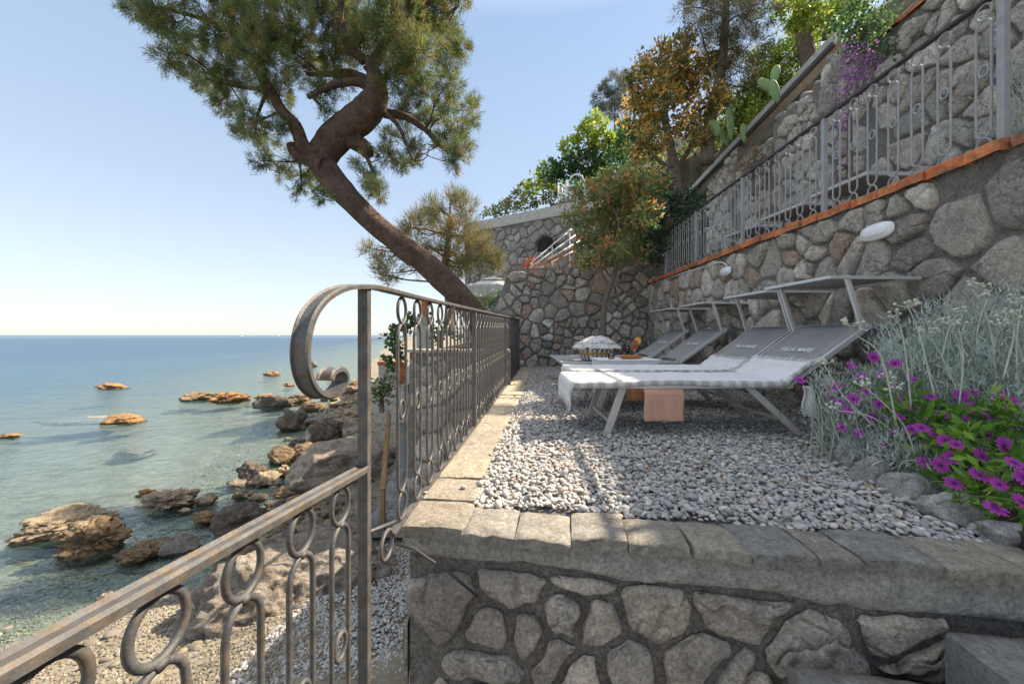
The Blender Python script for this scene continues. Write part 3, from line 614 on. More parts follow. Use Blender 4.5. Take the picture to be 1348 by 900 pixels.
tr_ = thing('terrace_railing', 'brown wrought iron railing with a large scrolled handrail end along the sunlit coping', 'railing', tuple(FP(1.15, -.6)))
sc = [fpix(x, y) for x, y in ((428,500),(431,491),(441,486),(448,492),(448,504),(437,517),(421,520),(406,509),(397,485),(396,452),(405,417),(424,393),(450,380),(480,378),(500,380),(520,385))]
rail_z = lambda Y: .866+(Y-1.15)*.0262
endp = [FP(Y, rail_z(Y)) for Y in (1.7, 2.4, 3.5, 5, 6.5, 7.9)]
pth = spline(sc+endp); b = MB(); sweep(b, pth, FN, RAILP); b.build('handrail', M['iron'], tr_, smooth=False)
b = MB(); b.bar(FP(1.35, .012), FP(7.9, .03), .03, .008); b.build('bottom_rail', M['iron'], tr_)
posts = [1.15, 2.92, 5.2, 7.85]
for Y in posts:
    b = MB(); z0 = -1.9 if Y < 2 else -.02; a = FP(Y, z0); zt = rail_z(Y)-.004
    b.box((a.x-.0155, Y-.0155, z0), (a.x+.0155, Y+.0155, zt)); b.build('post', M['iron'], tr_, bevel=.003)
b0 = MB(); Y0 = 1.45; H0 = rail_z(Y0)-.022; baluster_mesh(b0, FP(Y0, .016), U.normalized(), H0-.0); bal = b0.build('baluster', M['iron'], None, smooth=True, loc=tuple(FP(Y0, .016)))
bal.parent = tr_; bal.location = FP(Y0, .016)-tr_.location
k = 1
while True:
    Y = Y0+.176*k; k += 1
    if Y > 7.7: break
    if min(abs(Y-p) for p in posts) < .07: continue
    q = bal.copy(); C.objects.link(q); q.parent = tr_; q.location = FP(Y, .016)-tr_.location; q.scale.z = (rail_z(Y)-.022)/H0
b = MB(); q = fpix(509, 717); b.tube(ellipse(q, U.normalized(), .047, .047, 28), .0068, 8, closed=True); b.tube([fpix(486, 700), fpix(520, 686)], .006, 6); b.build('ring', M['iron'], tr_, smooth=True)
# stair railing running down towards the viewer
sr_ = thing('stair_railing', 'worn iron stair railing with ringed bars in the lower left foreground', 'railing', tuple(FP(.4, -.6)))
ra = fpix(478, 617); rb_ = fpix(0, 882); dd = (rb_-ra); path = [ra+dd*t for t in (0, .25, .5, .75, 1.0, 1.35)]
RP2 = [(-.020, -.007), (.020, -.007), (.020, .006), (.015, .011), (.009, .005), (-.009, .005), (-.015, .011), (-.020, .006)]
b = MB(); sweep(b, path[::-1], FN, RP2); b.build('handrail', M['iron'], sr_)
for px in (448, 397, 321, 209, 58, -180):
    Y = .548/((CX-px)/F+.088); t = (Y-ra.y)/(rb_.y-ra.y); z = ra.z+(rb_.z-ra.z)*t; b = MB(); q = FP(Y, z-.86)
    baluster_mesh(b, q, U.normalized(), .85, r=.0068, bottom=True); b.build('baluster', M['iron'], sr_, smooth=True)
b = MB(); b.bar(ra+UP*-.86, rb_+UP*-.86, .03, .008); b.build('bottom_rail', M['iron'], sr_)
# upper railing on the retaining wall
def UPt(Y, z): return Vector((XW(Y, .10), Y, z))
ur = thing('upper_railing', 'grey iron railing with rings and oval loops on top of the terracotta edged wall', 'railing', tuple(UPt(2.3, 1.84)))
b = MB(); b.bar(UPt(.3, 2.845), UPt(9.2, 2.845), .045, .018); b.build('handrail', M['iron_dark'], ur)
uposts = [2.33-1.39, 2.33, 3.72, 5.11, 6.5, 7.89, 9.15]
for Y in uposts:
    b = MB(); a = UPt(Y, 0); b.box((a.x-.02, Y-.02, ztop(Y)+.02), (a.x+.02, Y+.02, 2.836)); b.build('post', M['iron_grey'], ur, bevel=.003)
b0 = MB(); Yq = 2.43; H1 = 2.836-ztop(Yq)-.045; baluster_mesh(b0, UPt(Yq, ztop(Yq)+.045), RU, H1, r=.0072); bal = b0.build('baluster', M['iron_grey'], None, smooth=True, loc=tuple(UPt(Yq, ztop(Yq)+.045)))
bal.parent = ur; bal.location = UPt(Yq, ztop(Yq)+.045)-ur.location
for i, p in enumerate(uposts[:-1]):
    for j in range(7):
        Y = p+.145+j*.1835
        if Y < .3 or abs(Y-Yq) < .06 or Y > 9.1: continue
        q = bal.copy(); C.objects.link(q); q.parent = ur; q.location = UPt(Y, ztop(Y)+.045)-ur.location; q.scale.z = (2.836-ztop(Y)-.045)/H1

# ---------------------------------------------------------------- sun loungers
def text_mesh(txt, size, m, parent, mtx):
    cu = bpy.data.curves.new('lettering', 'FONT'); cu.body = txt; cu.size = size; cu.align_x = 'CENTER'; cu.align_y = 'CENTER'; cu.extrude = .0008; cu.offset = size*.018
    o = bpy.data.objects.new('tmp', cu); C.objects.link(o); dg = bpy.context.evaluated_depsgraph_get(); me = bpy.data.meshes.new_from_object(o.evaluated_get(dg))
    bpy.data.objects.remove(o); me.transform(mtx); me.materials.clear(); me.materials.append(m); q = bpy.data.objects.new('lettering', me); C.objects.link(q); q.parent = parent; return q
W_ = .62; HB = Vector((1.50, 0, .372)); BA = R(36); BL = .70
def lounger_proto(canopy=True, flatback=False):
    root = thing('sun_lounger', 'x', 'sun lounger', (0, 0, 0), 'sun loungers'); ba = R(2) if flatback else BA; bd = Vector((math.cos(ba), 0, math.sin(ba)))
    b = MB()
    for y in (0, W_): b.bar((0, y, .36), (1.52, y, .36), .032, .036)
    b.bar((.016, .0, .36), (.016, W_, .36), .03, .032); b.bar((1.50, 0, .352), (1.50, W_, .352), .03, .03); b.build('frame', M['alu'], root, bevel=.004)
    b = MB(); b.grid(lambda u, v: (.02+u*1.47, .012+v*(W_-.024), .374-.012*math.sin(math.pi*v)*math.sin(math.pi*u)), 12, 6); b.build('seat', M['mesh'], root, smooth=True, solid=.004)
    b = MB(); bt = HB+bd*BL
    for y in (0, W_): b.bar(HB+Vector((0, y, 0)), bt+Vector((0, y, 0)), .028, .034)
    b.bar(bt, bt+Vector((0, W_, 0)), .03, .03); 
    if not flatback: b.tube([bt+Vector((0, .07+.11*i/8, 0))+bd*(.045*math.sin(math.pi*i/8)) for i in range(9)], .007, 6)
    b.build('back_frame', M['alu'], root, bevel=.003)
    nb = Vector((-math.sin(ba), 0, math.cos(ba)))
    b = MB(); b.grid(lambda u, v: HB+bd*(BL*(.02+.97*u))+Vector((0, .012+v*(W_-.024), 0))+nb*(.018-.02*math.sin(math.pi*v)*math.sin(math.pi*u)), 10, 6); bk = b.build('backrest', M['mesh'], root, smooth=True, solid=.004)
    mt = Matrix(((0, bd.x, nb.x, 0), (-1, bd.y, nb.y, 0), (0, bd.z, nb.z, 0), (0, 0, 0, 1))); cpos = HB+bd*(BL*.53)+Vector((0, W_*.52, 0))+nb*.013
    if not flatback: text_mesh('VILLA MARE', .062, M['text'], bk, Matrix.Translation(cpos)@mt)
    for y in (.012, W_-.012):
        b = MB(); b.bar((.34, y, .35), (.22, y, 0), .022, .05, (1, 0, 0)); b.build('leg', M['legs'], root, bevel=.003)
        b = MB(); b.bar((1.22, y, .35), (1.60, y, 0), .022, .045, (1, 0, 0)); b.build('leg', M['legs'], root, bevel=.003)
    b = MB(); b.bar((.26, .012, .10), (.26, W_-.012, .10), .02, .03); b.build('stretcher', M['legs'], root); b = MB(); b.bar((1.47, .012, .12), (1.47, W_-.012, .12), .03, .02); 
    b.build('stretcher', M['legs'], root)
    if not flatback:
        for y in (.03, W_-.03): b = MB(); b.bar((1.36, y, .33), bt*.55+HB*.45+Vector((0, y, -.02)), .016, .022); b.build('back_strut', M['legs'], root)
    if canopy:
        cz = 1.115
        for y in (-.012, W_+.012):
            b = MB(); base = bt-bd*.07+Vector((0, y, 0)); b.bar(base, (base.x-.12, y, cz+.01), .022, .03, (1, 0, 0)); b.build('canopy_post', M['alu'], root, bevel=.003)
        cx0, cx1 = 1.76, 2.40
        b = MB()
        for y in (-.02, W_+.02): b.bar((cx0, y, cz), (cx1, y, cz-.005), .02, .022)
        for x in (cx0, cx1): b.bar((x, -.02, cz), (x, W_+.02, cz), .02, .022)
        cf = b.build('canopy_frame', M['alu'], root, bevel=.003)
        b = MB(); b.grid(lambda u, v: (cx0+u*(cx1-cx0), -.015+v*(W_+.03), cz+.008-.012*math.sin(math.pi*v)*math.sin(math.pi*u)), 8, 8); b.build('canopy', M['mesh'], root, smooth=True, solid=.003)
    return root
L0 = lounger_proto()
LS = [(.44, 2.66, 0, 'nearest grey sun lounger, with a white towel, beside the purple flowers'),
      (.57, 3.50, .6, 'second nearest grey sun lounger, behind the towelled one and before the small white table'),
      (.62, 4.78, -.5, 'grey sun lounger whose foot end carries the straw basket'),
      (.64, 5.80, .8, 'farthest grey sun lounger, closest to the back wall')]
for i, (x, y, a, lab) in enumerate(LS):
    o = L0 if i == 0 else copy_tree(L0); o.location = (x, y, .006); o.rotation_euler.z = R(a); o['label'] = lab
    if i: o.location.z += .002
L1 = lounger_proto(False, True); L1['group'] = 'loungers on the upper terrace'
for i, (px, py, Yq, lab) in enumerate(((1108, 240, 3.55, 'pale edged flat lounger on the upper terrace, nearest behind the iron railing'), (1030, 268, 4.35, 'middle flat lounger on the upper terrace behind the iron railing'), (985, 286, 5.2, 'farthest flat lounger on the upper terrace behind the iron railing'))):
    o = L1 if i == 0 else copy_tree(L1); o.location = (XW(Yq)+.26, Yq-.1, 1.83); o.rotation_euler.z = R(4+i*2); o['label'] = lab; o.scale = (.92, .95, 1)
# towels
def towel(name, label, x0, y0, seed, hang_foot, width, length, near_drop, group=None, far_drop=.04):
    t = thing(name, label, 'towel', (x0, y0, .39), group); bd = Vector((math.cos(BA), 0, math.sin(BA)))
    def path(s):                                        # s metres along, 0 at the hanging hem
        if s < hang_foot: return Vector((-.025, 0, .375-(hang_foot-s))), Vector((-1, 0, 0))
        s -= hang_foot
        if s < 1.50: return Vector((-.02+s, 0, .392)), UP
        s -= 1.50; return Vector((1.48, 0, .395))+bd*s+Vector((0, 0, .01)), Vector((-bd.z, 0, bd.x))
    tot = hang_foot+1.50+length
    def fn(u, v):
        s = u*tot; yy = -near_drop+v*(width+near_drop+far_drop); p, n = path(s); e = noise.noise(Vector((s*5, yy*6, seed)))*.010+noise.noise(Vector((s*14, yy*12, seed)))*.004
        p = p.copy()
        if yy < -.018: p.y = -.024+.006*math.sin(s*17+seed); p.z += yy+.018+ (.010*math.sin(s*6+seed)) 
        elif yy > width+.018: p.y = width+.024; p.z -= yy-width-.018
        else: p.y = yy
        hs = max(0, hang_foot-s); p.x += -abs(noise.noise(Vector((yy*9, s*3, seed))))*.05*hs/.1*.3 if hs else 0
        if hs: p.y += hs*.25*(.5-v)
        q = p+n*(abs(e)+.004); return (x0+q.x, y0+q.y, q.z)
    def cf(u, v):
        s = u*tot; yy = v*(width+near_drop+far_drop); base = (.78, .77, .76)
        edge = yy < near_drop+.005 or v > .93; endz = u < .07 or u > .93
        if edge: return (.44, .41, .39) if int(s/.045) % 2 else (.62, .60, .58)
        if endz and int(s/.02) % 4 == 0: return (.70, .69, .68)
        return base
    b = MB(); b.grid(fn, 150, 44, cf); b.build('cloth', M['towel'], t, smooth=True, solid=.006)
    rg = random.Random(seed)
    for u, du in ((0.0, -1), (1.0, 1)):
        b = MB()
        for k in range(64):
            v = k/63; p = Vector(fn(u, v)); q0 = Vector(fn(u-du*.01, v)); d = (p-q0).normalized(); e = p+d*rg.uniform(.03, .055)+Vector((rg.uniform(-.006, .006), rg.uniform(-.012, .012), rg.uniform(-.008, .004)))
            b.tube([p, (p+e)/2+Vector((0, rg.uniform(-.004, .004), .003)), e], [.003, .0028, .0016], 5, col=(.78, .77, .76))
        b.build('fringe', M['towel'], t, smooth=True)
    return t
towel('towel', 'white towel with grey checked hem spread over the nearest lounger', .44, 2.66, 3, .13, .62, .20, .055, 'towels on the loungers')
towel('towel', 'white fringed towel lying on the second nearest lounger', .57, 3.50, 8, .10, .62, .13, .045, 'towels on the loungers')
def hanging(name, label, x0, x1, y, z0, z1, col, seed):
    t = MB()
    def fn(u, v):
        z = z1+.03*0-(z1-z0)*v; yy = y-.03-.008*math.sin(u*9+seed)*v-.004*math.sin(u*21)*v
        if v < .12: return (x0+(x1-x0)*u, y-.03+(.12-v)*.6, z1+.004)
        return (x0+(x1-x0)*(u+.015*math.sin(v*5+seed)), yy, z)
    t.grid(fn, 20, 24, lambda u, v: tuple(c*(.9 if .9 < v < .94 else 1) for c in col)); return tag(t.build(name, M['towel'], None, smooth=True, solid=.008, loc=(x0, y, z0)), label, 'towel')
hanging('hand_towel', 'peach cloth hanging from the long side of the nearest lounger', .915, 1.19, 2.66, .125, .345, (.62, .36, .25), 1)
hanging('hand_towel', 'smaller orange cloth hanging under the second lounger', 1.05, 1.24, 3.50, .12, .345, (.60, .28, .13), 4)
t = MB(); t.grid(lambda u, v: (2.02+.045*(u-.5)*(1+v)+.01*math.sin(v*7), 2.60-.03*v+.02*math.sin(u*6), .37-.20*v), 8, 16, (.66, .64, .62)); tag(t.build('towel_end', M['towel'], None, smooth=True, solid=.012, loc=(2.02, 2.6, .2)), 'twisted white cloth end hanging by the rear leg of the nearest lounger', 'cloth')
# small white table with drinks, bread and a bag
tb = thing('side_table', 'small white rectangular table standing between the second and third loungers', 'table', (1.3, 4.35, 0))
b = MB(); b.box((.95, 4.18, .435), (1.64, 4.60, .45)); b.build('tabletop', M['white'], tb, bevel=.004)
b = MB(); b.box((.965, 4.195, .345), (1.625, 4.585, .433)); b.build('apron', M['white'], tb, bevel=.003)
for x in (.975, 1.585):
    for y in (4.205, 4.545): b = MB(); b.box((x, y, 0), (x+.03, y+.03, .346)); b.build('leg', M['white'], tb)
def on_table(px, Y=4.3): return (px-CX)/F*Y
jx = on_table(804.5); t = thing('juice_glass', 'short glass of yellow orange juice on the white table', 'glass', (jx, 4.3, .4515))
b = MB(); b.lathe((jx, 4.3, .4515), [(0, 0), (.034, 0), (.042, .058), (.040, .058), (.032, .006), (0, .006)], 24); b.build('glass', M['glass'], t, smooth=True)
b = MB(); b.lathe((jx, 4.3, .4585), [(0, 0), (.031, 0), (.038, .042), (0, .042)], 24); b.build('juice', M['juice'], t, smooth=True)
def pastry(px, Y, sc, label, sd_):
    x = on_table(px, Y); rg = random.Random(sd_); b = MB(); pts = []; rr = []
    for i in range(23):
        a = (i/22-.5); pts.append((x+a*.19*sc, Y+.03*math.cos(a*3)*sc-.02, .4515+.024*sc)); rr.append(max(.004, .032*sc*math.cos(a*2.9)**.6*(1+.12*math.sin(i*1.9)))if abs(a) < .5 else .004)
    b.tube(pts, rr, 14, col=(.42, .17, .055), flat=.9); return tag(b.build('croissant', M['food'], None, smooth=True, loc=(x, Y, .4515)), label, 'pastry', 'pastries on the table')
pastry(826, 4.27, .95, 'left croissant, nearer the juice glass, on the white table', 1); pastry(837, 4.33, .8, 'right croissant under the stem of the tall drink', 2)
wx = on_table(835, 4.42); t = thing('wine_glass', 'stemmed glass of bright orange red spritz with an orange slice on the white table', 'wine glass', (wx, 4.42, .4515)); z = .4515
b = MB(); b.lathe((wx, 4.42, z), [(0, 0), (.036, .001), (.034, .004), (.005, .009), (.004, .075), (.02, .092), (.044, .125), (.047, .155), (.040, .205), (.0385, .205), (.0455, .155), (.042, .126), (.018, .095), (0, .09)], 28); b.build('bowl', M['glass'], t, smooth=True)
b = MB(); b.lathe((wx, 4.42, z), [(0, .096), (.017, .0965), (.041, .1265), (.0445, .152), (0, .152)], 28); b.build('drink', M['spritz'], t, smooth=True)
b = MB(); c_ = Vector((wx+.035, 4.40, z+.205)); b.lathe((0, 0, 0), [(0, -.004), (.036, -.004), (.041, -.003), (.041, .003), (.036, .004), (0, .004)], 24, (.90, .38, .08))
mt = Matrix.Translation(c_)@Matrix.Rotation(R(80), 4, 'X')@Matrix.Rotation(R(15), 4, 'Y'); b.v = [tuple(mt@Vector(v)) for v in b.v]; b.build('orange_slice', M['food'], t, smooth=False)
# basket with a white knitted throw
bx, by = (787-CX)/F*4.98, 5.05; t = thing('straw_basket', 'striped straw basket covered by a shaggy white throw on a lounger', 'basket', (bx, by, .385))
def bcol(u, v):
    if .33 < v < .45 or .66 < v < .80: return (.46, .27, .09)
    return (.66, .60, .50) if int(u*44) % 2 else (.13, .12, .13)
b = MB(); b.grid(lambda u, v: (bx+(.19+.07*v)*math.cos(u*6.2832), by+(.12+.03*v)*math.sin(u*6.2832), .39+.23*v), 88, 24, bcol); b.build('basket_body', M['towel'], t, smooth=True, solid=.008)
def thr(u, v):
    a = u*6.2832; r = v; x = .31*r*math.cos(a); y = .19*r*math.sin(a); z = .70-.15*r**2.4+.012*noise.noise(Vector((x*30, y*30, 2)))+.02*noise.noise(Vector((x*9, y*9, 5))); return (bx+x, by+y, z)
b = MB(); b.grid(thr, 64, 14, (.74, .71, .67)); rg = random.Random(5)
for k in range(420):
    a = rg.uniform(0, 6.2832); r = math.sqrt(rg.uniform(.02, 1.05)); p = Vector(thr(a/6.2832, min(r, 1))); d = Vector((math.cos(a)*.4, math.sin(a)*.4, rg.uniform(-.8, .5))); b.tube([p, p+d*.022, p+d*.04+Vector((0, 0, -.008))], [.006, .007, .003], 5, col=(.76, .73, .69))
b.build('throw', M['towel'], t, smooth=True)
# ---------------------------------------------------------------- shore rocks
PAL_RK = {'o': (.58, .32, .13), 's': (.68, .52, .34), 'b': (.44, .30, .17), 'd': (.24, .20, .16), 'g': (.38, .34, .29), 'p': (.58, .47, .38)}
ROCKS = [ # px, base py, width px, height px, colour, rough, label
 (138,512,40,7,'o',.3,'flat orange rock just breaking the water farthest out to the left'),
 (247,527,44,11,'b',.5,'left half of the jagged low reef off the shore'),(290,530,46,12,'o',.5,'right half of the jagged low reef off the shore'),
 (152,558,50,13,'o',.25,'smooth orange rock alone in the water above the pale underwater ledge'),(4,577,24,7,'o',.3,'orange rock cut by the left edge of the photo'),
 (354,494,22,6,'o',.3,'small orange rock far out near the scrolled rail'),(378,508,16,5,'o',.3,'tiny orange rock below the scroll near the shore'),
 (412,482,9,8,'g',.3,'distant grey rock seen inside the scroll'),(440,496,24,12,'o',.4,'ochre rock behind the curl of the scroll'),
 (50,710,112,30,'s',.3,'long sandy pale boulder at the left edge of the water'),(99,732,88,46,'b',.5,'pitted brown boulder in the shallows at the lower left'),
 (186,654,24,9,'o',.5,'small orange rock above the long pitted rock'),(205,672,68,20,'s',.5,'long pitted tan rock in the shallows'),(267,664,24,14,'s',.2,'small round tan rock in the shallows'),
 (248,657,13,6,'o',.4,'tiny orange rock beside the round tan rock'),(240,676,16,6,'s',.4,'tiny flat tan rock below the round one'),(174,739,54,18,'b',.4,'low brown rock left of the smooth grey one at the water edge'),
 (226,730,48,22,'g',.12,'smooth grey rounded rock at the water edge'),(303,708,68,44,'d',.25,'dark wedge shaped boulder just above the stair handrail'),(268,690,40,14,'o',.5,'low ochre rock left of the dark wedge boulder'),
 (352,536,40,20,'d',.35,'dark rock left of the scroll bottom'),(344,526,24,8,'o',.3,'orange rock beside the dark rock under the scroll'),(388,530,30,13,'b',.35,'brown rock directly under the scroll'),
 (409,541,34,14,'b',.35,'low brown rock below the scroll curl'),(381,566,38,28,'d',.35,'dark greenish boulder at the waterline'),(424,588,54,38,'d',.3,'big grey boulder beside the dark greenish one'),
 (363,612,38,26,'b',.2,'left of the two flat brown boulders'),(398,608,46,28,'b',.2,'right of the two flat brown boulders'),(326,634,42,30,'d',.3,'dark boulder at the water edge below the flat brown ones'),
 (344,640,38,17,'s',.5,'sandy crusted rock leaning on the dark boulder'),(308,640,24,9,'p',.2,'small pinkish rock left of the dark boulder'),(371,628,30,16,'s',.5,'knobbly tan rock between the brown boulders'),
 (400,628,34,14,'s',.3,'flat pale rock in front of the flat brown boulders'),(314,656,26,12,'s',.5,'tan crusted rock on the shingle'),(336,660,22,11,'s',.5,'small crusted rock beside the tan one'),
 (375,656,30,14,'b',.5,'dark pitted rock on the shingle near the big slab'),(359,672,28,12,'d',.5,'low pitted rock above the handrail'),(430,527,26,9,'b',.4,'brown rock on the shore right of the scroll'),
 (458,520,26,14,'b',.4,'brown rock on the shore left of the railing post'),(446,538,34,10,'s',.5,'tan rubble lump on the shore'),(462,550,30,10,'s',.5,'ochre rubble lump by the railing post'),
 (433,552,26,8,'s',.5,'low tan rubble lump on the shore'),(466,508,18,9,'b',.4,'small distant rock by the railing post'),(449,513,16,7,'g',.4,'small grey rock far along the shore'),
 (470,534,16,10,'g',.4,'grey rock touching the railing post'),(133,800,30,14,'p',.5,'pale crusted rock beside the stair handrail'),(152,792,22,10,'s',.4,'small pale stone beside the stair handrail'),
 (330,690,26,12,'s',.5,'ochre stone right of the dark wedge boulder'),(390,585,20,9,'g',.3,'small grey rock above the flat brown boulders'),(405,560,24,8,'b',.4,'small brown rock above the big grey boulder')]
for i, (px, py, wp, hp, cl, rf, lab) in enumerate(ROCKS):
    q = G(px, py, SEA); gz = float(ground_z(q.x, q.y)); 
    if gz > SEA: q = G(px, py, gz)
    sc_ = q.y/F; wx_ = wp*sc_/2; hz = hp*sc_*(.82 if wp < 80 else .68); col = PAL_RK[cl]; bot = .35*hz
    ro = tag(rock('shore_rock', (q.x, q.y+wx_*.55, q.z+hz*.30), (wx_*1.08, wx_*.75, hz*.78), 100+i, col=col, rough=rf+.12, rot=random.uniform(-.3, .3), ridge=1.4 if rf > .28 else .6, sub=5 if wp > 45 else 4), lab, 'rock', 'rocks along the shore')
    ca = ro.data.color_attributes['Col']                        # wet, weedy band at the waterline
    for v_ in ro.data.vertices:
        hgt = ro.location.z+v_.co.z-SEA+.02*noise.noise(v_.co*9)
        if hgt < .035: c_ = ca.data[v_.index].color; ca.data[v_.index].color = (c_[0]*.42, c_[1]*.42, c_[2]*.38, 1)
# the pale ledge under water left of the single orange rock
q = G(100, 552, SEA); tag(rock('submerged_ledge', (q.x, q.y+.5, SEA-.12), (1.9, .8, .13), 333, col=(.62, .48, .38), rough=.2, sub=4), 'pale flat rock ledge just under the surface left of the smooth orange rock', 'rock')
for px, py, w_, lab in ((185, 585, .7, 'pale submerged rock patch in the middle of the bay'), (440-30, 460, 2, None)):
    if lab: q = G(px, py, SEA); tag(rock('submerged_rock', (q.x, q.y, SEA-.2), (w_, .5, .14), 340, col=(.5, .38, .3), rough=.3, sub=3), lab, 'rock')
q = G(110, 605, SEA)
# the two large boulders behind the stair railing
bo = MB()
q = P(440, 612, 8.4); tag(rock('boulder', (q.x, q.y+.2, q.z-.1), (1.25, 1.2, .66), 77, col=(.62, .50, .39), rough=.22, rot=.6, ridge=.4, sub=6), 'sunlit pinkish slab boulder with shadow streaks behind the railing post', 'rock', 'large boulders below the terrace')
q = P(372, 842, 4.3); tag(rock('boulder', (q.x, q.y+.55, q.z+.05), (1.25, 1.15, 1.05), 83, col=(.50, .43, .36), rough=.26, rot=.3, ridge=1.2, sub=6), 'huge rough greyish boulder directly behind the stair railing rings', 'rock', 'large boulders below the terrace')
# shingle
def beach_pts(n, seed):
    rg = np.random.default_rng(seed); y = 3+12*rg.random(n)**1.6; x = np.interp(y, SY, SX)+rg.random(n)**1.0*(-1.2-np.interp(y, SY, SX)+2.6)-2.6
    z = np.array([float(ground_z(a, c)) for a, c in zip(x, y)])+wob(x, y, 1.)*.045+wob(x, y, 3.1)*.02; return np.stack([x, y, z+.004], 1)
PAL_B = [(.25,.21,.15),(.29,.25,.18),(.21,.18,.14),(.24,.20,.13),(.32,.28,.21),(.18,.16,.13)]
pebbles('shingle', beach_pts(42000, 9), .007, .020, PAL_B, 1, M['pebble'], 10)
def shore_pts(n, seed):
    rg = np.random.default_rng(seed); y = 5.5+22*rg.random(n)**1.4; x = np.interp(y, SY, SX)+rg.normal(.5, .55, n)
    return np.stack([x, y, np.array([float(ground_z(a, c)) for a, c in zip(x, y)])], 1)
pebbles('shore_rubble', shore_pts(900, 29), .05, .17, [(.50,.38,.25),(.58,.44,.28),(.30,.24,.18),(.40,.34,.28),(.46,.30,.16)], 2, M['rock'], 30)
pebbles('shingle', beach_pts(350, 19), .03, .07, PAL_B, 2, M['pebble'], 20)
rg = np.random.default_rng(44); n = 9000; y = 3.0+3.8*rg.random(n); x = -.62+.09*(y-1.4)-rg.random(n)*1.9; pebbles('shingle', np.stack([x, y, np.array([float(ground_z(a, c)) for a, c in zip(x, y)])+.01], 1), .013, .024, PAL_PEB, 1, M['pebble'], 45)
# far boats
for px, py, L, lab in ((318, 443.6, 9, 'tiny white boat on the horizon left of the scroll'), (334, 443.4, 6, 'smaller tiny boat on the horizon beside the white one'), (367, 442.8, 10, 'tiny boat on the horizon nearest to the scroll')):
    Y = (CH-SEA)*F/(py-HY+1e-3); Y = min(Y, 900.); q = Vector(((px-CX)/F*Y, Y, SEA)); t = thing('boat', lab, 'boat', tuple(q), 'boats on the horizon')
    b = MB(); s_ = L*.9
    hull = [(-.5, -.14), (.25, -.14), (.5, 0), (.25, .14), (-.5, .14)]
    b.add([q+Vector((x*s_, y*s_, 0)) for x, y in hull]+[q+Vector((x*s_*1.08, y*s_*1.15, s_*.13)) for x, y in hull], [(0,1,2,3,4), (9,8,7,6,5)]+[(i, (i+1) % 5, 5+(i+1) % 5, 5+i) for i in range(5)]); b.build('hull', M['white'], t)
    b = MB(); b.box(tuple(q+Vector((-.25*s_, -.09*s_, s_*.13))), tuple(q+Vector((.1*s_, .09*s_, s_*.24)))); b.build('cabin', M['white'], t)
# ---------------------------------------------------------------- neighbouring terrace beyond the railing
NZ = .45
b = MB(); b.prism([(-1.45, 5.62, -2.6), (-.05, 5.62, -2.6), (.1, 8.6, -2.6), (.4, 16, -2.6), (-1.7, 16, -2.6), (-1.6, 8, -2.6)], (0, 0, NZ+2.58)); tag(b.build('neighbour_terrace', M['earth'], None), kind='structure')
nw = thing('low_wall', 'grey rubble wall of the neighbouring terrace seen through the railing bars', 'wall', (-1.4, 5.5, -2.3))
b = MB(); b.prism([(-1.47, 5.45, -2.4), (-.02, 5.45, -2.4), (-.02, 5.45, NZ+.02), (-1.47, 5.45, NZ+.02)], (0, .16, 0)); b.build('wall_core', M['mortar'], nw)
rubble('stones', (0, 5.45, 0), (1, 0, 0), UP, [(-1.47, -2.3), (-.1, -2.3), (-.1, NZ-.02), (-1.47, NZ-.02)], .24, .03, .04, 91, nw, PAL_GREY, rnd=2)
b = MB(); slabs(b, (-1.52, 5.40, 0), (-.03, 5.40, 0), (0, 1, 0), .24, NZ+.02, NZ+.07, 4, 92, PAL_COP); b.build('coping', M['slab'], nw, smooth=True)
rubble('side_stones', (-1.75, 8.0, 0), Vector((.31, -2.55, 0)).normalized(), UP, [(0, -2.3), (2.5, -2.3), (2.5, NZ), (0, NZ)], .3, .03, .06, 93, nw, PAL_GREY, rnd=1)
ss = thing('beach_steps', 'narrow dark stone steps going down to the beach behind the railing', 'steps', (-1.75, 5.4, -2.0))
b = MB()
for k in range(9):
    y0 = 5.35+.26*k; zt = -1.93+.105*(k+1); slabs(b, (-2.0+.02*k, y0, 0), (-1.50, y0, 0), (0, 1, 0), .30, zt-.3, zt, 2, 200+k, [(.33,.32,.31),(.38,.36,.34)], jit=.01)
b.build('treads', M['slab'], ss, smooth=True)
b = MB(); b.box((-2.35, 7.7, -2.4), (-1.5, 10.5, -.98)); tag(b.build('landing', M['paving'], None), kind='structure')
b = MB(); b.bar(P(512, 545, 6.6), P(504, 645, 5.3), .05, .07, (1, 0, 0)); b.bar(P(504, 645, 5.3), P(504, 645, 5.3)-Vector((0, 0, .5)), .06, .06, (0, 1, 0)); tag(b.build('stair_board', mat('ochre wood', (.27, .17, .08), .8, 8), None, loc=tuple(P(504, 690, 5.3))), 'ochre wooden side board slanting beside the beach steps', 'board')
# box planter with brick edge, pots and plants near the landing
q = P(511, 505, 8.6); t = thing('planter_box', 'pale block planter with an orange brick rim beyond the railing post', 'planter', tuple(q))
b = MB(); b.box((q.x-.22, 8.6, -1.0), (q.x+.20, 9.0, q.z+.42)); b.build('block', M['cement'], t)
b = MB(); b.box((q.x-.24, 8.57, q.z+.422), (q.x+.22, 9.03, q.z+.50)); b.build('rim', M['terracotta'], t, bevel=.01)
def pot(px, py, Y, r, h, label, lip=True):
    q = P(px, py, Y); t = thing('terracotta_pot', label, 'pot', tuple(q), 'terracotta pots')
    b = MB(); b.lathe(q, [(0, 0), (r*.68, 0), (r*.95, h*.82), (r*1.1, h*.82), (r*1.1, h), (r*.95, h), (r*.9, h*.85), (0, h*.8)], 20); b.build('body', M['terracotta'], t, smooth=False); return q
pot(527, 505, 7.6, .10, .42, 'tall terracotta chimney pot seen behind the first railing bars'); pot(560, 417, 7.2, .085, .34, 'slim terracotta pot behind the top of the railing rings')
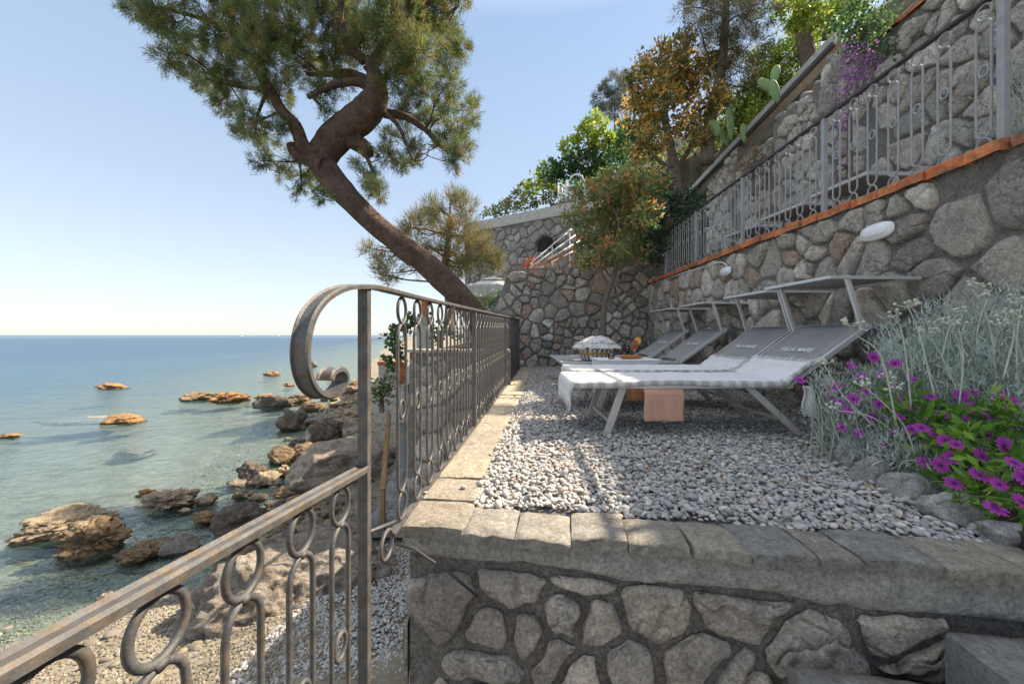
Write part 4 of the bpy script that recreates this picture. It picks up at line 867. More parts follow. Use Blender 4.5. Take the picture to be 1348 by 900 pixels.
b = MB(); b.box((P(560, 417, 7.2).x-.14, 7.06, NZ), (P(560, 417, 7.2).x+.14, 7.34, P(560, 417, 7.2).z)); tag(b.build('pedestal', M['cement'], None, bevel=.01, loc=(P(560, 417, 7.2).x, 7.2, NZ)), 'cement pedestal carrying the slim terracotta pot', 'pedestal')
b = MB(); b.box((P(527, 505, 7.6).x-.16, 7.45, -1.0), (P(527, 505, 7.6).x+.16, 7.75, P(527, 505, 7.6).z)); tag(b.build('pedestal', M['cement'], None, bevel=.01, loc=(P(527, 505, 7.6).x, 7.6, -1)), 'cement pedestal carrying the tall terracotta pot', 'pedestal')
# gazebo
g = thing('garden_pavilion', 'white canvas garden pavilion behind the pine trunk', 'pavilion', (-1.0, 12.6, NZ)); gx0, gx1, gy0, gy1, ge = (606-CX)/F*12, .35, 12, 13.6, CH+(HY-374)/F*12
b = MB(); ap = Vector(((gx0+gx1)/2, (gy0+gy1)/2, ge+.30)); cs = [Vector((gx0, gy0, ge)), Vector((gx1, gy0, ge)), Vector((gx1, gy1, ge)), Vector((gx0, gy1, ge))]
for i in range(4):
    A, B_ = cs[i], cs[(i+1) % 4]; b.grid(lambda u, v: A.lerp(B_, u).lerp(ap+(A.lerp(B_, u)-ap)*.3, v)-Vector((0, 0, .05*math.sin(math.pi*v))), 8, 6); b.grid(lambda u, v: ap+(A.lerp(B_, u)-ap)*(.36*(1-v))+Vector((0, 0, .04+.05*v)), 6, 3)
b.build('roof', M['canvas'], g, smooth=False, solid=.01)
b = MB()
for i in range(4):
    A, B_ = cs[i], cs[(i+1) % 4]; nrm_ = (B_-A).cross(UP).normalized(); b.grid(lambda u, v: A.lerp(B_, u)-UP*(.42*v+.02*math.sin(u*40)*v)+nrm_*(.012*math.sin(u*50)), 40, 6, lambda u, v: (1, 1, 1))
b.build('valance', M['canvas'], g, smooth=True, solid=.008)
for x, y in ((gx0, gy0), (gx1, gy0), (gx1, gy1), (gx0, gy1)): b = MB(); b.box((x-.03, y-.03, NZ), (x+.03, y+.03, ge)); b.build('pole', M['white'], g)
# ---------------------------------------------------------------- far wall with arch niche and iron arch
FA = P(790, 255, 13.6); FB = Vector((P(612, 292, 17).x, 17, FA.z)); fd = (FB-FA); FA.z = FB.z = 5.55
fw = thing('far_wall', 'distant grey rubble wall with a pale coping and a small arched niche', 'wall', (FB.x, FB.y, 2))
d2 = Vector((fd.x, fd.y, 0)).normalized(); Lf = Vector((fd.x, fd.y, 0)).length; bn = Vector((-d2.y, d2.x, 0)); bn = bn if bn.y > 0 else -bn
b = MB(); b.prism([FA-UP*5.5, FB-UP*5.5, FB-UP*.0, FA-UP*.0], bn*.5); b.build('wall_core', M['mortar'], fw)
rubble('stones', FB-UP*5.5, -d2, UP, [(0, 0), (Lf, 0), (Lf, 5.2), (0, 5.2)], .30, .03, .07, 71, fw, [(.30,.285,.27),(.35,.33,.31),(.26,.25,.24)], rnd=1)
b = MB(); b.prism([FA-UP*.32-bn*.12, FB-UP*.32-bn*.12, FB+UP*.1-bn*.12, FA+UP*.1-bn*.12], bn*.5); b.build('coping', M['cement'], fw, bevel=.02)
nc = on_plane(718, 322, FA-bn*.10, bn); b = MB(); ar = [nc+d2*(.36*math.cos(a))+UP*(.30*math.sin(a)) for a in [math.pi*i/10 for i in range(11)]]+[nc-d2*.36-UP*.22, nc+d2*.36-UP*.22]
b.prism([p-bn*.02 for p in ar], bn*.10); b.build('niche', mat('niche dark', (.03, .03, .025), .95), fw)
for i in range(9):
    a = math.pi*i/8; rock('arch_stone', tuple(nc+d2*(.46*math.cos(a))+UP*(.40*math.sin(a))-bn*.05), (.10, .09, .09), 400+i, M['stone'], (.36, .34, .31), fw, sub=2, rough=.1)
t = thing('iron_arch', 'white iron arch and low railing on the distant wall coping', 'arch', tuple(FA)); b = MB()
def fwp(px, py): return on_plane(px, py, FA+bn*.1, bn)
b.tube(spline([fwp(*p) for p in ((751,262),(750,240),(755,231),(762,230),(768,236),(770,262))], 5), .035, 8); b.tube(spline([fwp(*p) for p in ((751,244),(745,247),(739,242),(735,243))], 4), .028, 6); b.tube([fwp(735, 268), fwp(735, 241)], .03, 6); b.tube([fwp(735, 255), fwp(770, 250)], .025, 6)
for x in (740, 745, 755, 760, 765): b.tube([fwp(x, 265), fwp(x, 247)], .02, 6)
b.build('arch', M['white'], t, smooth=True)
# white pipe handrail and wooden fence above the back wall
t = thing('pipe_handrail', 'pale parallel pipe handrail climbing behind the back wall', 'handrail', tuple(P(696, 352, 10.4)))
for k in range(4): b = MB(); b.tube([P(692+k*4, 352+k*1.5, 10.4), P(752+k*6, 302+k*7, 12.4)], .022, 8); b.build('pipe', M['white'], t, smooth=True)
for x, y, Y in ((700, 346, 10.6), (727, 324, 11.5), (750, 306, 12.3)): b = MB(); q = P(x, y, Y); b.tube([q, (q.x, q.y, 2.1)], .02, 6); b.build('support', M['white'], t)
t = thing('wooden_fence', 'orange brown rustic wooden fence on top of the back wall', 'fence', tuple(P(745, 352, 9.6)))
for (a0, a1, r_, nm) in (((702, 352), (757, 326), .035, 'rail'), ((757, 322), (757, 356), .06, 'post'), ((737, 336), (757, 350), .03, 'brace'), ((716, 350), (739, 334), .03, 'brace'), ((727, 352), (722, 342), .03, 'brace'), ((733, 354), (738, 335), .03, 'brace')):
    b = MB(); b.bar(P(*a0, 9.6), P(*a1, 9.6), r_*1.6, r_*1.6, (0, 1, 0)); b.build(nm, mat('orange wood', (.46, .22, .11), .8, 10) if nm != 'post' else M['wood'], t, bevel=.008)

# ---------------------------------------------------------------- the pine
YP = 6.5; TZ = NZ-.1
def PB(lst, Y, dz, seed):
    rg = random.Random(seed); return [(tuple(P(a, c, Y+rg.uniform(-dz, dz))), r*.93*Y/F) for a, c, r in lst]
PSC = .86
pine_blobs = [(176,6,20),(200,22,20),(226,44,20),(212,12,14),(222,78,17),(248,82,18),(268,106,24),(250,54,18),(296,128,26),(330,158,22),(300,92,28),(284,48,30),(322,24,36),(345,74,38),(378,34,38),(402,78,36),(362,122,28),(318,175,14),(348,188,18),(345,212,12),(372,168,16),(388,206,18),(372,228,14),(408,236,18),(392,252,11),(424,256,14),
 (446,22,42),(440,74,30),(478,52,34),(516,32,42),(556,24,38),(548,70,34),(592,40,24),(588,76,24),(608,66,16),(520,100,28),(556,118,28),(590,112,22),(536,150,22),(566,160,20),(590,142,16),(425,118,20),(452,108,18),(430,150,10),(598,172,18),(618,150,16),(622,136,12),(606,196,17),(594,212,12),(540,190,18),(512,176,12),(508,202,18),(530,214,14),(486,232,16),(500,256,14),(492,246,13),(470,212,10),(576,186,12),(548,212,10),
 (300,-30,45),(380,-40,55),(470,-45,60),(560,-30,45),(600,-10,25),(430,-100,60),(520,-95,50),(236,-10,22)]
trunk_px = [(650,480),(634,430),(611,396),(580,365),(553,341),(524,319),(496,297),(470,272),(446,246),(424,214),(436,188),(458,168),(480,150),(494,130),(495,108),(484,76)]
tr_w = [.23,.22,.21,.20,.19,.18,.18,.19,.205,.235,.255,.26,.245,.22,.16,.06]
tp = [tuple(P(x, y, YP+(.12*math.sin(i*.8)))) for i, (x, y) in enumerate(trunk_px)]; tp[0] = (tp[0][0], tp[0][1], NZ-.2)
def ex(lst, r0, r1, Y=YP, dy=0.): 
    pts = spline([P(x, y, Y+dy*i/len(lst)) for i, (x, y) in enumerate(lst)], 4); return (pts, [r0+(r1-r0)*i/(len(pts)-1) for i in range(len(pts))])
extra = [ex([(430,220),(410,203),(398,190),(389,166),(371,146),(357,120),(346,100)], .14, .06, YP, -.5), ex([(425,218),(402,210),(388,200),(383,190)], .12, .075, YP-.1), ex([(455,178),(480,195),(484,205)], .17, .10, YP+.1), ex([(488,140),(510,150),(530,152),(560,170),(582,194),(600,192)], .10, .025, YP+.1, .4),
         ex([(470,172),(480,200),(492,228),(500,252)], .05, .015, YP, .2), ex([(488,138),(520,160),(535,190),(545,212)], .05, .015, YP, -.3), ex([(420,222),(425,240),(410,252)], .03, .012, YP, -.3), ex([(352,118),(340,150),(335,180)], .035, .012), ex([(490,118),(470,108),(440,112),(405,128)], .09, .04, YP, -.5), ex([(488,108),(460,96),(430,98),(404,98)], .08, .03, YP, .5), ex([(486,95),(500,70),(515,40),(520,0),(515,-60)], .11, .05), ex([(480,80),(455,55),(448,20),(450,-50)], .09, .04, YP, -.4), ex([(505,60),(540,55),(575,30),(604,8)], .06, .02, YP, .3), ex([(350,118),(330,80),(300,40),(250,20),(200,10)], .06, .02, YP, -.3), ex([(350,118),(320,115),(290,110)], .04, .02, YP, .3)]
PAL_PINE = [(.10,.17,.06),(.14,.21,.07),(.24,.27,.08),(.34,.32,.10),(.18,.23,.07),(.08,.14,.06),(.34,.22,.09)]
tree('pine_tree', 'large leaning pine with a crooked trunk overhanging the railing and sea', 'tree', tp, tr_w, PB(pine_blobs, YP, .8, 4), 1100, 30, .03, .11, .0042, PAL_PINE, 41, style='needle', m=M['needle'], bark=M['bark'], extra=extra, branch_r=.024, up=.2, shell=.15, twigs=.28, start=.5)
# tamarisk-like feathery tree behind it
tam = [(600,262,16),(612,276,18),(574,272,14),(560,284,16),(545,300,17),(530,310,12),(580,300,20),(606,304,22),(632,318,18),(648,340,18),(620,340,22),(590,330,20),(560,328,18),(535,332,14),(505,345,14),(490,330,9),(482,326,8),(515,358,14),(655,352,10),(575,350,16),(605,355,18),(545,352,10),(500,358,10)]
tree('feathery_tree', 'light olive feathery tamarisk tree behind the leaning pine trunk', 'tree', [tuple(P(590, 440, 9)), tuple(P(592, 400, 9)), tuple(P(585, 360, 9)), tuple(P(590, 320, 9)), tuple(P(592, 285, 9))], [.14, .12, .10, .07, .03], PB(tam, 9, .6, 9), 340, 26, .06, .24, .006, [(.20,.22,.09),(.26,.26,.11),(.16,.19,.09),(.32,.27,.12),(.36,.22,.10)], 42, style='needle', m=M['needle'], up=.9, shell=.3, twigs=.25)
# ---------------------------------------------------------------- trees and shrubs on the terraces and the hill
OR = [(.64,.28,.10),(.40,.36,.10),(.20,.30,.09),(.17,.28,.09),(.60,.42,.18),(.14,.22,.08),(.22,.30,.12)]
GR = [(.07,.15,.05),(.10,.19,.06),(.06,.12,.05),(.15,.24,.07)]
YG = [(.40,.48,.07),(.30,.42,.07),(.16,.30,.06),(.50,.50,.10)]
pho = [(800,250,26),(775,275,22),(835,235,20),(790,305,24),(820,290,26),(770,320,15),(810,330,18),(845,270,22),(765,250,14),(815,262,18),(840,310,18),(782,338,12),(860,240,20),(770,345,12),(835,335,16),(755,285,14),(850,285,20),(820,235,14)]
tree('ornamental_tree', 'small slender tree with orange and green leaves growing from the gravel by the back wall', 'tree', [G(795, 490).to_tuple(), tuple(P(794, 430, 7.4)), tuple(P(797, 395, 7.4)), tuple(P(809, 358, 7.4)), tuple(P(812, 320, 7.4))], [.07, .06, .05, .05, .03], PB(pho, 7.4, .45, 5), 560, 9, .05, .105, .026, OR, 43, extra=[ex([(809,358),(826,345),(838,325)], .03, .015, 7.4), ex([(805,365),(790,345),(780,320)], .025, .012, 7.4)], branch_r=.018)
pit = [(870,270,26),(900,265,20),(880,300,28),(905,300,22),(860,320,20),(890,330,16),(915,270,16),(850,300,16),(870,240,16),(868,340,12)]
tree('dark_shrub', 'dense dark green shrub spilling over the end of the iron railing', 'shrub', [(P(880, 300, 7.9).x, 7.9, 1.8), tuple(P(880, 310, 7.9)), tuple(P(880, 270, 7.9))], [.06, .05, .03], PB(pit, 7.9, .35, 6), 420, 10, .05, .09, .022, [(.035,.085,.045),(.05,.11,.05),(.025,.06,.04),(.09,.13,.06)], 44)
ora = [(880,85,26),(850,110,24),(838,150,20),(870,140,26),(900,110,26),(905,160,20),(860,185,16),(930,90,20),(940,130,16),(895,60,16),(840,190,12),(920,180,12),(845,85,10)]
tree('orange_tree', 'tall tree with golden orange leaves standing on the slope above the dark shrub', 'tree', [tuple(P(892, 262, 9.6)), tuple(P(888, 225, 9.6)), tuple(P(882, 190, 9.6)), tuple(P(875, 150, 9.6)), tuple(P(880, 100, 9.6))], [.16, .14, .11, .09, .04], PB(ora, 9.6, .8, 7), 420, 11, .07, .13, .032, [(.60,.30,.07),(.50,.36,.09),(.26,.24,.07),(.14,.18,.06),(.64,.42,.11),(.11,.14,.06)], 45, extra=[ex([(888,225),(905,200),(915,170),(912,140)], .07, .04, 9.6), ex([(888,225),(860,205),(850,180)], .06, .03, 9.6)])
drk = [(960,20,30),(925,10,22),(985,60,26),(950,65,26),(915,45,18),(970,95,22),(935,100,16),(1000,20,22),(1010,-10,30),(900,12,14),(960,-25,40),(985,110,12)]
tree('conifer', 'dark brownish green conifer rising out of the top of the photo', 'tree', [tuple(P(930, 215, 9.2)), tuple(P(935, 160, 9.2)), tuple(P(950, 90, 9.2)), tuple(P(955, 20, 9.2)), tuple(P(960, -40, 9.2))], [.16, .14, .11, .08, .05], PB(drk, 9.2, .7, 8), 500, 24, .05, .13, .006, [(.10,.12,.05),(.14,.14,.06),(.18,.14,.07),(.08,.10,.05),(.22,.18,.09)], 46, style='needle', m=M['needle'], up=-.1)
def bush(name, label, lst, Y, pal, seed, dens=560, ln=.12, wd=.03, dz=.5, n_per=8, cat='shrub', group=None, style='leaf', drop=30, **kw):
    bl = PB(lst, Y, dz, seed); mx_ = sum(a for a, _, _ in lst)/len(lst); my = max(b_ for _, b_, _ in lst); h_ = my+max(r for _, _, r in lst)*.9
    return tree(name, label, cat, [tuple(P(mx_, h_+drop*.3, Y)), tuple(P(mx_, h_, Y)), tuple(P(mx_, sum(b_ for _, b_, _ in lst)/len(lst), Y))], [.05, .045, .02], bl, dens, n_per, .06, ln, wd, pal, seed, style=style, group=group, branch_r=.02, **kw)
bush('hill_tree', 'bright yellow green tree behind the stone blocks of the upper stair', [(1040,80,30),(1010,110,24),(1060,40,24),(1075,70,18),(1000,150,18),(1030,130,16)], 10.5, YG, 61, group='hillside trees', cat='tree')
bush('hill_tree', 'yellow green tree at the very top beside the grey trunk', [(1100,20,26),(1075,10,26),(1120,5,24),(1045,15,22)], 9, YG, 62, group='hillside trees', cat='tree')
bush('hill_tree', 'lit green tree on the slope between the conifer and the cacti', [(960,150,24),(985,130,20),(940,180,18),(975,170,16),(1005,80,20)], 11, YG+GR, 63, group='hillside trees', cat='tree')
bush('hill_tree', 'greyish pine standing far up the hill against the sky', [(808,112,16),(795,128,16),(820,125,18),(790,150,14),(815,145,16),(828,100,10)], 19, [(.13,.15,.11),(.17,.18,.13)], 64, 220, .22, .012, group='hillside trees', cat='tree', style='needle', n_per=22, m=M['needle'])
bush('hill_tree', 'bright lime green bush on the skyline left of the orange tree', [(785,165,18),(768,180,16),(750,195,14),(795,185,16)], 17, YG, 65, 170, .2, .06, group='hillside trees', cat='tree')
bush('hill_tree', 'dark green tree mass left of the ornamental tree above the distant wall', [(770,215,22),(745,220,18),(800,205,22),(725,225,14),(815,185,18),(790,235,18)], 18, GR, 66, 190, .2, .06, group='hillside trees', cat='tree')
bush('hill_tree', 'yellowish bushes row end directly over the pale coping of the distant wall', [(720,240,14),(700,248,12),(735,245,12),(715,225,10),(705,236,10)], 19, YG+[(.1,.15,.04)], 67, 170, .18, .05, group='hillside trees', cat='tree')
bush('hill_tree', 'lowest olive bush at the left end of the distant hillside', [(680,262,12),(665,268,9),(690,250,10),(650,276,7),(640,280,6)], 20, [(.16,.2,.06),(.24,.26,.08),(.1,.14,.05)], 68, 170, .18, .05, group='hillside trees', cat='tree')
bush('hill_tree', 'dark shrub behind the golden orange tree on the slope', [(850,215,18),(880,215,16),(910,200,16),(835,205,14),(865,235,14)], 12.5, GR+OR[:2], 69, 220, .14, .04, group='hillside trees', cat='tree')
bush('hill_tree', 'green bush between the golden orange tree and the stone blocks', [(940,210,20),(955,190,16),(925,225,16),(960,225,14),(925,240,14)], 12, GR+YG[:2], 70, 220, .14, .04, group='hillside trees', cat='tree')
b = MB(); b.tube(spline([P(1066, 130, 9.8), P(1064, 80, 9.8), P(1056, 40, 9.8), P(1050, -10, 9.8), P(1052, -60, 9.8)]), [.19-.002*i for i in range(25)], 12); tag(b.build('tree_trunk', M['bark2'], None, smooth=True, loc=tuple(P(1066, 130, 9.8))), 'bare grey tree trunk leaving the top of the photo above the slope', 'tree')
bush('climbing_shrub', 'dark green shrub hanging over the upper wall above the purple flowers', [(1140,40,22),(1125,20,20),(1150,65,16),(1160,25,18),(1130,60,14),(1105,35,12)], 5.4, GR, 71, 900, .07, .02, dz=.2, group=None)
bush('dry_shrub', 'dry brown twiggy shrub on the upper stone wall left of the blocks', [(990,215,20),(1005,205,16),(975,225,15),(1000,230,14)], 7.7, [(.17,.12,.07),(.13,.11,.06),(.20,.15,.10)], 72, 620, .10, .004, dz=.2, style='needle', n_per=18, m=M['needle'])
bush('purple_flowers', 'purple flowering plant cascading down the upper stone wall', [(1128,85,18),(1118,110,18),(1138,105,18),(1112,130,12),(1130,130,12),(1150,85,12),(1118,70,12),(1112,150,8),(1105,180,7),(1103,205,7),(1100,228,7),(1108,165,8)], 5.15, [(.50,.18,.56),(.58,.24,.62),(.38,.14,.44),(.18,.16,.14)], 73, 900, .035, .012, dz=.1, cat='flowers')
bush('hedge_shrub', 'bright green low hedge below the white pavilion', [(620,398,12),(640,398,12),(660,396,12),(605,402,10)], 10.8, [(.12,.24,.04),(.2,.34,.06),(.08,.16,.03)], 74, 340, .08, .03, dz=.3)
bush('potted_shrub', 'round yellow green bush on the steps behind the railing post', [(500,512,13),(512,508,12),(492,518,9),(506,522,10)], 6.6, [(.10,.15,.04),(.17,.2,.05),(.06,.1,.03)], 75, 700, .07, .02, dz=.1)
bush('climbing_plant', 'dark large leaved climber at the sea end of the neighbouring terrace', [(518,440,9),(522,455,9),(516,470,8),(530,430,8),(540,425,9),(528,470,6),(516,485,5)], 7.6, GR, 76, 500, .12, .045, dz=.1)
bush('climbing_plant', 'leafy plant growing behind the middle bars of the railing', [(565,425,10),(585,432,10),(600,440,9),(570,445,8)], 7.0, GR+YG[:1], 77, 420, .09, .03, dz=.15)
bush('red_flowers', 'small red flowering plant on the left end of the back wall', [(700,344,4),(698,348,4),(690,350,4)], 8.7, [(.65,.05,.05),(.6,.09,.04),(.1,.2,.05)], 78, 1100, .06, .02, dz=.05, cat='flowers', drop=4)
bush('potted_geranium', 'dark red flowering plant on the gravel behind the juice table', [(822,460,5),(850,460,5),(836,458,5),(812,462,4)], 6.9, [(.16,.02,.03),(.10,.015,.03),(.04,.07,.03),(.03,.05,.03)], 79, 1300, .06, .022, dz=.1, cat='flowers', drop=10)
bush('wall_shrub', 'green leafy shrub with a few orange leaves over the corner of the two stone walls', [(850,340,9),(868,345,9),(880,335,9)], 8.3, GR+OR[:1], 80, 600, .08, .025, dz=.1)
bush('hill_tree', 'olive bush line between the white arch and the grey pine', [(790,250,16),(775,245,14),(800,235,16),(760,250,10),(785,262,12)], 16.5, GR+YG[:2], 81, 190, .16, .05, group='hillside trees', cat='tree')
bush('hill_tree', 'pale olive bush directly right of the lowest olive bush', [(725,262,10),(705,262,9),(690,268,9),(740,256,10),(672,274,8),(655,282,6)], 18, [(.16,.2,.06),(.3,.32,.08),(.1,.14,.05)], 82, 190, .16, .05, group='hillside trees', cat='tree')
bush('hill_tree', 'dark green tree on the slope behind the top of the ornamental tree', [(830,190,18),(812,205,16),(845,175,16),(825,170,14),(858,165,14)], 15, GR, 83, 200, .16, .05, group='hillside trees', cat='tree')
# prickly pears
def pad(mb, c, d, L, w_, th, yaw):
    d = Vector(d).normalized(); s_ = Vector((math.cos(yaw), math.sin(yaw), 0)); s_ = (s_-d*s_.dot(d)).normalized(); n = d.cross(s_); c = Vector(c)
    def f(u, v):
        a = u*6.2832; ph = v*math.pi; r = math.sin(ph); t_ = (1-math.cos(ph))/2; wr = w_*(.75+.35*t_)
        return c+d*(L*t_)+s_*(wr*r*math.cos(a))+n*(th*r*math.sin(a))
    mb.grid(f, 20, 12); return c+d*L
M['cactus'] = mat('cactus green', (.22, .32, .13), .6, 5, .85, 1.15, .15, 40, .01)
for lab, Y, pads in (('lowest prickly pear cactus behind the two pale cap stones', 9.2, [((962,185),(960,142),15),((945,180),(938,160),11),((980,188),(978,165),9),((958,192),(948,172),10)]),
                     ('middle prickly pear cactus above the round cap stones', 7.6, [((1024,135),(1016,108),11),((1018,120),(1000,106),12),((1018,112),(1022,88),10)]),
                     ('highest prickly pear cactus on the tall rough pillar', 6.6, [((1104,58),(1109,32),8),((1098,40),(1098,22),11)])):
    Y -= .35; c0 = P(*pads[0][0], Y); t = thing('prickly_pear', lab, 'cactus', tuple(c0), 'prickly pears')
    for k, (a0, a1, wp) in enumerate(pads):
        p0, p1 = P(*a0, Y+.05*k), P(*a1, Y+.05*k); b = MB(); pad(b, p0, p1-p0, (p1-p0).length*1.1, wp*Y/F/1.7, .035, random.uniform(-.5, .5)); b.build('pad', M['cactus'], t, smooth=True)
# ---------------------------------------------------------------- flower bed on the right
SIL = [(.56,.62,.56),(.46,.53,.48),(.66,.70,.64),(.34,.42,.36)]
for i, (px, py, wp, hp, lab) in enumerate(((1131,620,36,38,'leftmost bed edging stone, pale and upright'), (1158,642,42,34,'second bed edging stone with a rounded top'), (1216,662,66,30,'long flat bed edging stone in the middle of the row'), (1280,694,70,34,'fourth bed edging stone, slab like and tilted'), (1335,720,50,30,'bed edging stone nearest the right edge of the photo'))):
    q = G(px, py); s_ = q.y/F; tag(rock('edging_stone', (q.x, q.y+wp*s_*.25, hp*s_*.36), (wp*s_*.56, wp*s_*.40, hp*s_*.80), 500+i, M['stone'], (.66, .64, .61), rough=.16, sub=4, ridge=.5, rot=-.3), lab, 'stone', 'edging stones of the flower bed')
b = MB()
bedp = [G(1131, 606), G(1160, 632), G(1216, 652), G(1290, 690), G(1400, 760), (2.9, 1.0, 0), (2.9, 2.9, 0), (2.2, 2.35, 0)]
b.prism([(Vector(p).x, Vector(p).y, -.01) for p in bedp], (0, 0, .07)); tag(b.build('bed_soil', mat('soil', (.07, .05, .035), .95, 20, bump=1), None), kind='structure')
def silver_bush(label, base, blobs, stems, seed, dens=900, stem_top=None):
    t = thing('silver_bush', label, 'shrub', base, 'silver leaved shrubs'); rg = random.Random(seed); sb = MB(); fl = MB(); tips = []
    for (c, r) in blobs:
        for k in range(stems):
            q = Vector(c)+Vector((rg.gauss(0, .5), rg.gauss(0, .5), rg.uniform(-.1, 1.0)))*r
            a = Vector((q.x*.72+base[0]*.28, q.y*.72+base[1]*.28, base[2]))+Vector((rg.gauss(0, .05), rg.gauss(0, .05), 0)); m_ = a.lerp(q, .55)+Vector((rg.gauss(0, .03), rg.gauss(0, .03), .04)); sb.tube(spline([a, m_, q], 4), [.0032-.0020*i/8 for i in range(9)], 5, caps=False)
            tips.append((q, (q-m_).normalized()))
    sb.build('stems', mat('silver stems', (.42, .46, .38), .8, 20, bump=0), t, smooth=True)
    pts, dr = blob_points(blobs, dens, seed, .3); dr = dr*.4+np.array([0, 0, .9]); leaf_cloud('foliage', pts, dr, 18, .028, .050, .0030, SIL, M['needle'], t, seed, 'needle', up=.15)
    return t, tips
def flower_stalk(t, pts, head=True, seed=0, r=.004):
    rg = random.Random(seed); b = MB(); pp = spline(pts, 5); b.tube(pp, [r*(1-.45*i/(len(pp)-1)) for i in range(len(pp))], 6)
    if head:
        e = pp[-1]
        for k in range(9):
            d = Vector((rg.gauss(0, .6), rg.gauss(0, .6), rg.uniform(.2, .9))).normalized(); q = e+d*rg.uniform(.02, .05); b.tube([e, q], [.002, .0015], 4); 
            b.lathe(q, [(0, -.005), (.006, -.002), (.007, .004), (.004, .008), (0, .009)], 6, (1, 1, .9))
    return b.build('flower_stalk', MSTALK, t, smooth=True)
MSTALK = mat('silver stalks', (.50, .53, .42), .8, 20, bump=0)
def BB(lst): return [(tuple(P(a, c, Y)), r*Y/F) for a, c, r, Y in lst]
s1, _ = silver_bush('large pale silver grey shrub at the right filling the corner below the lamp wall', (2.35, 1.95, .03), BB([(1300,455,55,2.0),(1250,440,42,2.05),(1210,460,40,2.1),(1340,420,50,1.9),(1290,510,50,1.9),(1230,500,45,2.0),(1345,480,55,1.8),(1180,470,34,2.15),(1320,540,45,1.75),(1160,500,30,2.1)]), 20, 601, 1500)
s2, _ = silver_bush('lower silver grey shrub beside the rear leg of the nearest lounger', (1.95, 2.0, .03), BB([(1110,520,34,2.2),(1150,540,36,2.1),(1090,550,26,2.15),(1130,570,34,2.05),(1190,560,38,1.95),(1170,600,32,1.85),(1210,610,30,1.75),(1250,640,28,1.6),(1085,510,16,2.2)]), 12, 602, 1500)
ST = [((1180,560),(1160,470),(1125,440),(1119,430)),((1200,540),(1190,450),(1180,420)),((1262,540),(1268,470),(1262,430)),((1270,530),(1262,450),(1240,430)),((1300,520),(1310,450),(1320,432)),((1320,500),(1335,440),(1330,420)),((1230,520),(1210,440),(1196,405)),((1290,500),(1286,440),(1300,392)),((1345,560),(1338,460),(1345,400)),((1210,620),(1190,560),(1140,510)),((1225,600),(1180,540),(1170,500)),((1150,560),(1110,520),(1085,480)),((1240,470),(1250,430),(1262,412)),((1280,560),(1240,470),(1220,440)),((1200,590),(1150,550),(1100,540)),((1310,470),(1300,420),(1280,380)),((1215,640),(1200,600),(1192,580)),((1265,610),(1210,560),(1180,515))]
rg = random.Random(3)
for i, s_ in enumerate(ST):
    Y = rg.uniform(1.65, 2.0); flower_stalk(s1 if i % 2 == 0 else s2, [P(x, y, Y-.03*j) for j, (x, y) in enumerate(s_)], True, i)
# second silver plant on the terrace above, beside the iron post
s3, _ = silver_bush('silver and green plant on the upper terrace at the far right behind the iron post', (3.35, 2.2, 1.85), BB([(1345,150,26,2.45),(1340,110,22,2.45),(1355,180,24,2.45),(1375,130,30,2.45)]), 14, 603, 600); s3['group'] = 'silver leaved shrubs'
for i, s_ in enumerate((((1348,125),(1320,95),(1298,82)), ((1350,150),(1310,140),(1275,128)), ((1345,160),(1310,118),(1290,110)))): flower_stalk(s3, [P(x, y, 2.38) for x, y in s_], False, 50+i, .003)
# purple daisies
dz_ = thing('daisy_plant', 'leafy green plant covered in purple daisies at the front of the bed', 'flowers', (1.95, 1.5, .03))
bl = BB([(1270,590,34,1.6),(1310,600,38,1.5),(1240,560,30,1.75),(1335,640,38,1.4),(1290,560,34,1.7),(1200,530,26,1.9),(1260,630,22,1.55),(1345,560,34,1.55),(1180,560,22,1.95),(1330,690,26,1.32),(1150,510,18,2.1),(1235,600,18,1.65),(1300,660,22,1.42)])
pts, dr = blob_points(bl, 1150, 88, .35); leaf_cloud('foliage', pts, dr, 7, .02, .062, .013, [(.14,.30,.04),(.22,.40,.05),(.09,.20,.035),(.30,.46,.08)], M['leaf'], dz_, 88, up=.3)
sb = MB(); rg = random.Random(12)
FL = [(1259,585,1.6),(1299,573,1.62),(1216,609,1.72),(1256,636,1.55),(1315,637,1.42),(1311,669,1.38),(1335,609,1.42),(1348,628,1.38),(1232,574,1.72),(1274,555,1.72),(1281,516,1.85),(1223,521,1.9),(1179,570,1.95),(1108,562,2.1),(1157,532,2.0),(1185,548,1.9),(1203,538,1.9),(1122,481,2.25),(1095,522,2.2),(1098,534,2.2),(1134,495,2.15),(1161,493,2.1),(1177,510,2.05),(1314,517,1.8),(1280,534,1.8),(1331,560,1.6),(1053,500,2.45),(1105,530,2.15),(1178,478,2.1),(1124,525,2.12),(1116,540,2.12),(1213,563,1.78),(1254,602,1.62),(1283,540,1.8),(1345,545,1.6),(1245,580,1.66),(1140,515,2.1),(1292,600,1.55),(1322,585,1.52),(1240,545,1.8),(1265,520,1.85),(1300,545,1.7),(1330,530,1.7),(1200,565,1.85),(1190,525,2.0),(1148,550,2.05),(1130,570,2.05),(1165,585,1.95),(1238,612,1.62),(1345,660,1.34),(1290,625,1.5),(1100,508,2.2),(1205,500,1.98),(1150,470,2.15)]
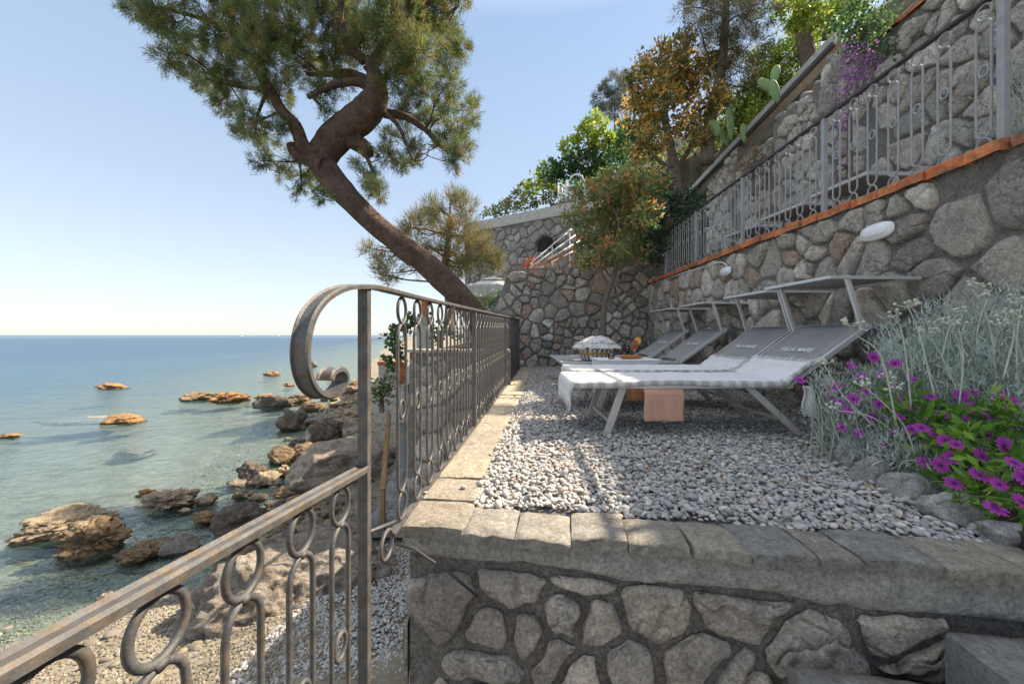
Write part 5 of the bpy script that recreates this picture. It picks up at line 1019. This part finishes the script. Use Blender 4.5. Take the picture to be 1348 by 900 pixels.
for i, (px, py, Y) in enumerate(FL):
    c = P(px, py, Y-.06); nv = Vector((rg.gauss(-.25, .4), -1+rg.gauss(0, .3), rg.uniform(.1, 1.6))).normalized(); s_ = nv.cross(UP).normalized(); t_ = s_.cross(nv); R0 = rg.uniform(.024, .036); b = MB(); n = rg.randint(12, 14)
    for k in range(n):
        a = 2*math.pi*k/n+rg.uniform(-.08, .08); d = s_*math.cos(a)+t_*math.sin(a); e = s_*-math.sin(a)+t_*math.cos(a); L = R0*rg.uniform(.88, 1.08); wv = R0*.17; cup = rg.uniform(.0, .25)
        cc = tuple(x*rg.uniform(.85, 1.15) for x in (.50, .06, .46)); cd = tuple(x*.55 for x in cc)
        b.add([c+d*R0*.15-e*wv*.5, c+d*R0*.15+e*wv*.5, c+d*L*.7+e*wv+nv*cup*L*.3, c+d*L+e*wv*.3+nv*cup*L*.25, c+d*L-e*wv*.3+nv*cup*L*.25, c+d*L*.7-e*wv+nv*cup*L*.3], [(0, 1, 2, 3, 4, 5)], [cd, cd, cc, cc, cc, cc])
    fo = b.build('flower', M['petal'], dz_); b = MB(); b.v = []; 
    for z_, r_ in ((.001, .2), (.004, .18), (.0065, .1)): pass
    b.add([c+nv*.002+(s_*math.cos(k*.785)+t_*math.sin(k*.785))*R0*.2 for k in range(8)]+[c+nv*.007], [(k, (k+1) % 8, 8) for k in range(8)], (.09, .03, .14)); b.build('eye', M['petal'], fo)
    base = Vector((c.x+rg.uniform(-.05, .1), c.y+rg.uniform(.05, .2), .05)); sb.tube(spline([base, base.lerp(c, .6)+Vector((rg.gauss(0, .02), .02, .02)), c-nv*.002], 4), .002, 5, caps=False)
sb.build('stems', mat('green stems', (.12, .2, .05), .7, 20, bump=0), dz_, smooth=True)

rg = np.random.default_rng(91); n = 520; pts = np.stack([rg.uniform(.0, 2.6, n), 1.7+6*rg.random(n)**1.3, np.full(n, .026)], 1)
tag(leaf_cloud('leaf_litter', pts, np.tile([1., 0, 0], (n, 1)), 1, .001, .035, .008, [(.40,.22,.08),(.30,.20,.09),(.46,.34,.14),(.5,.18,.06)], M['leaf'], None, 92), kind='stuff')
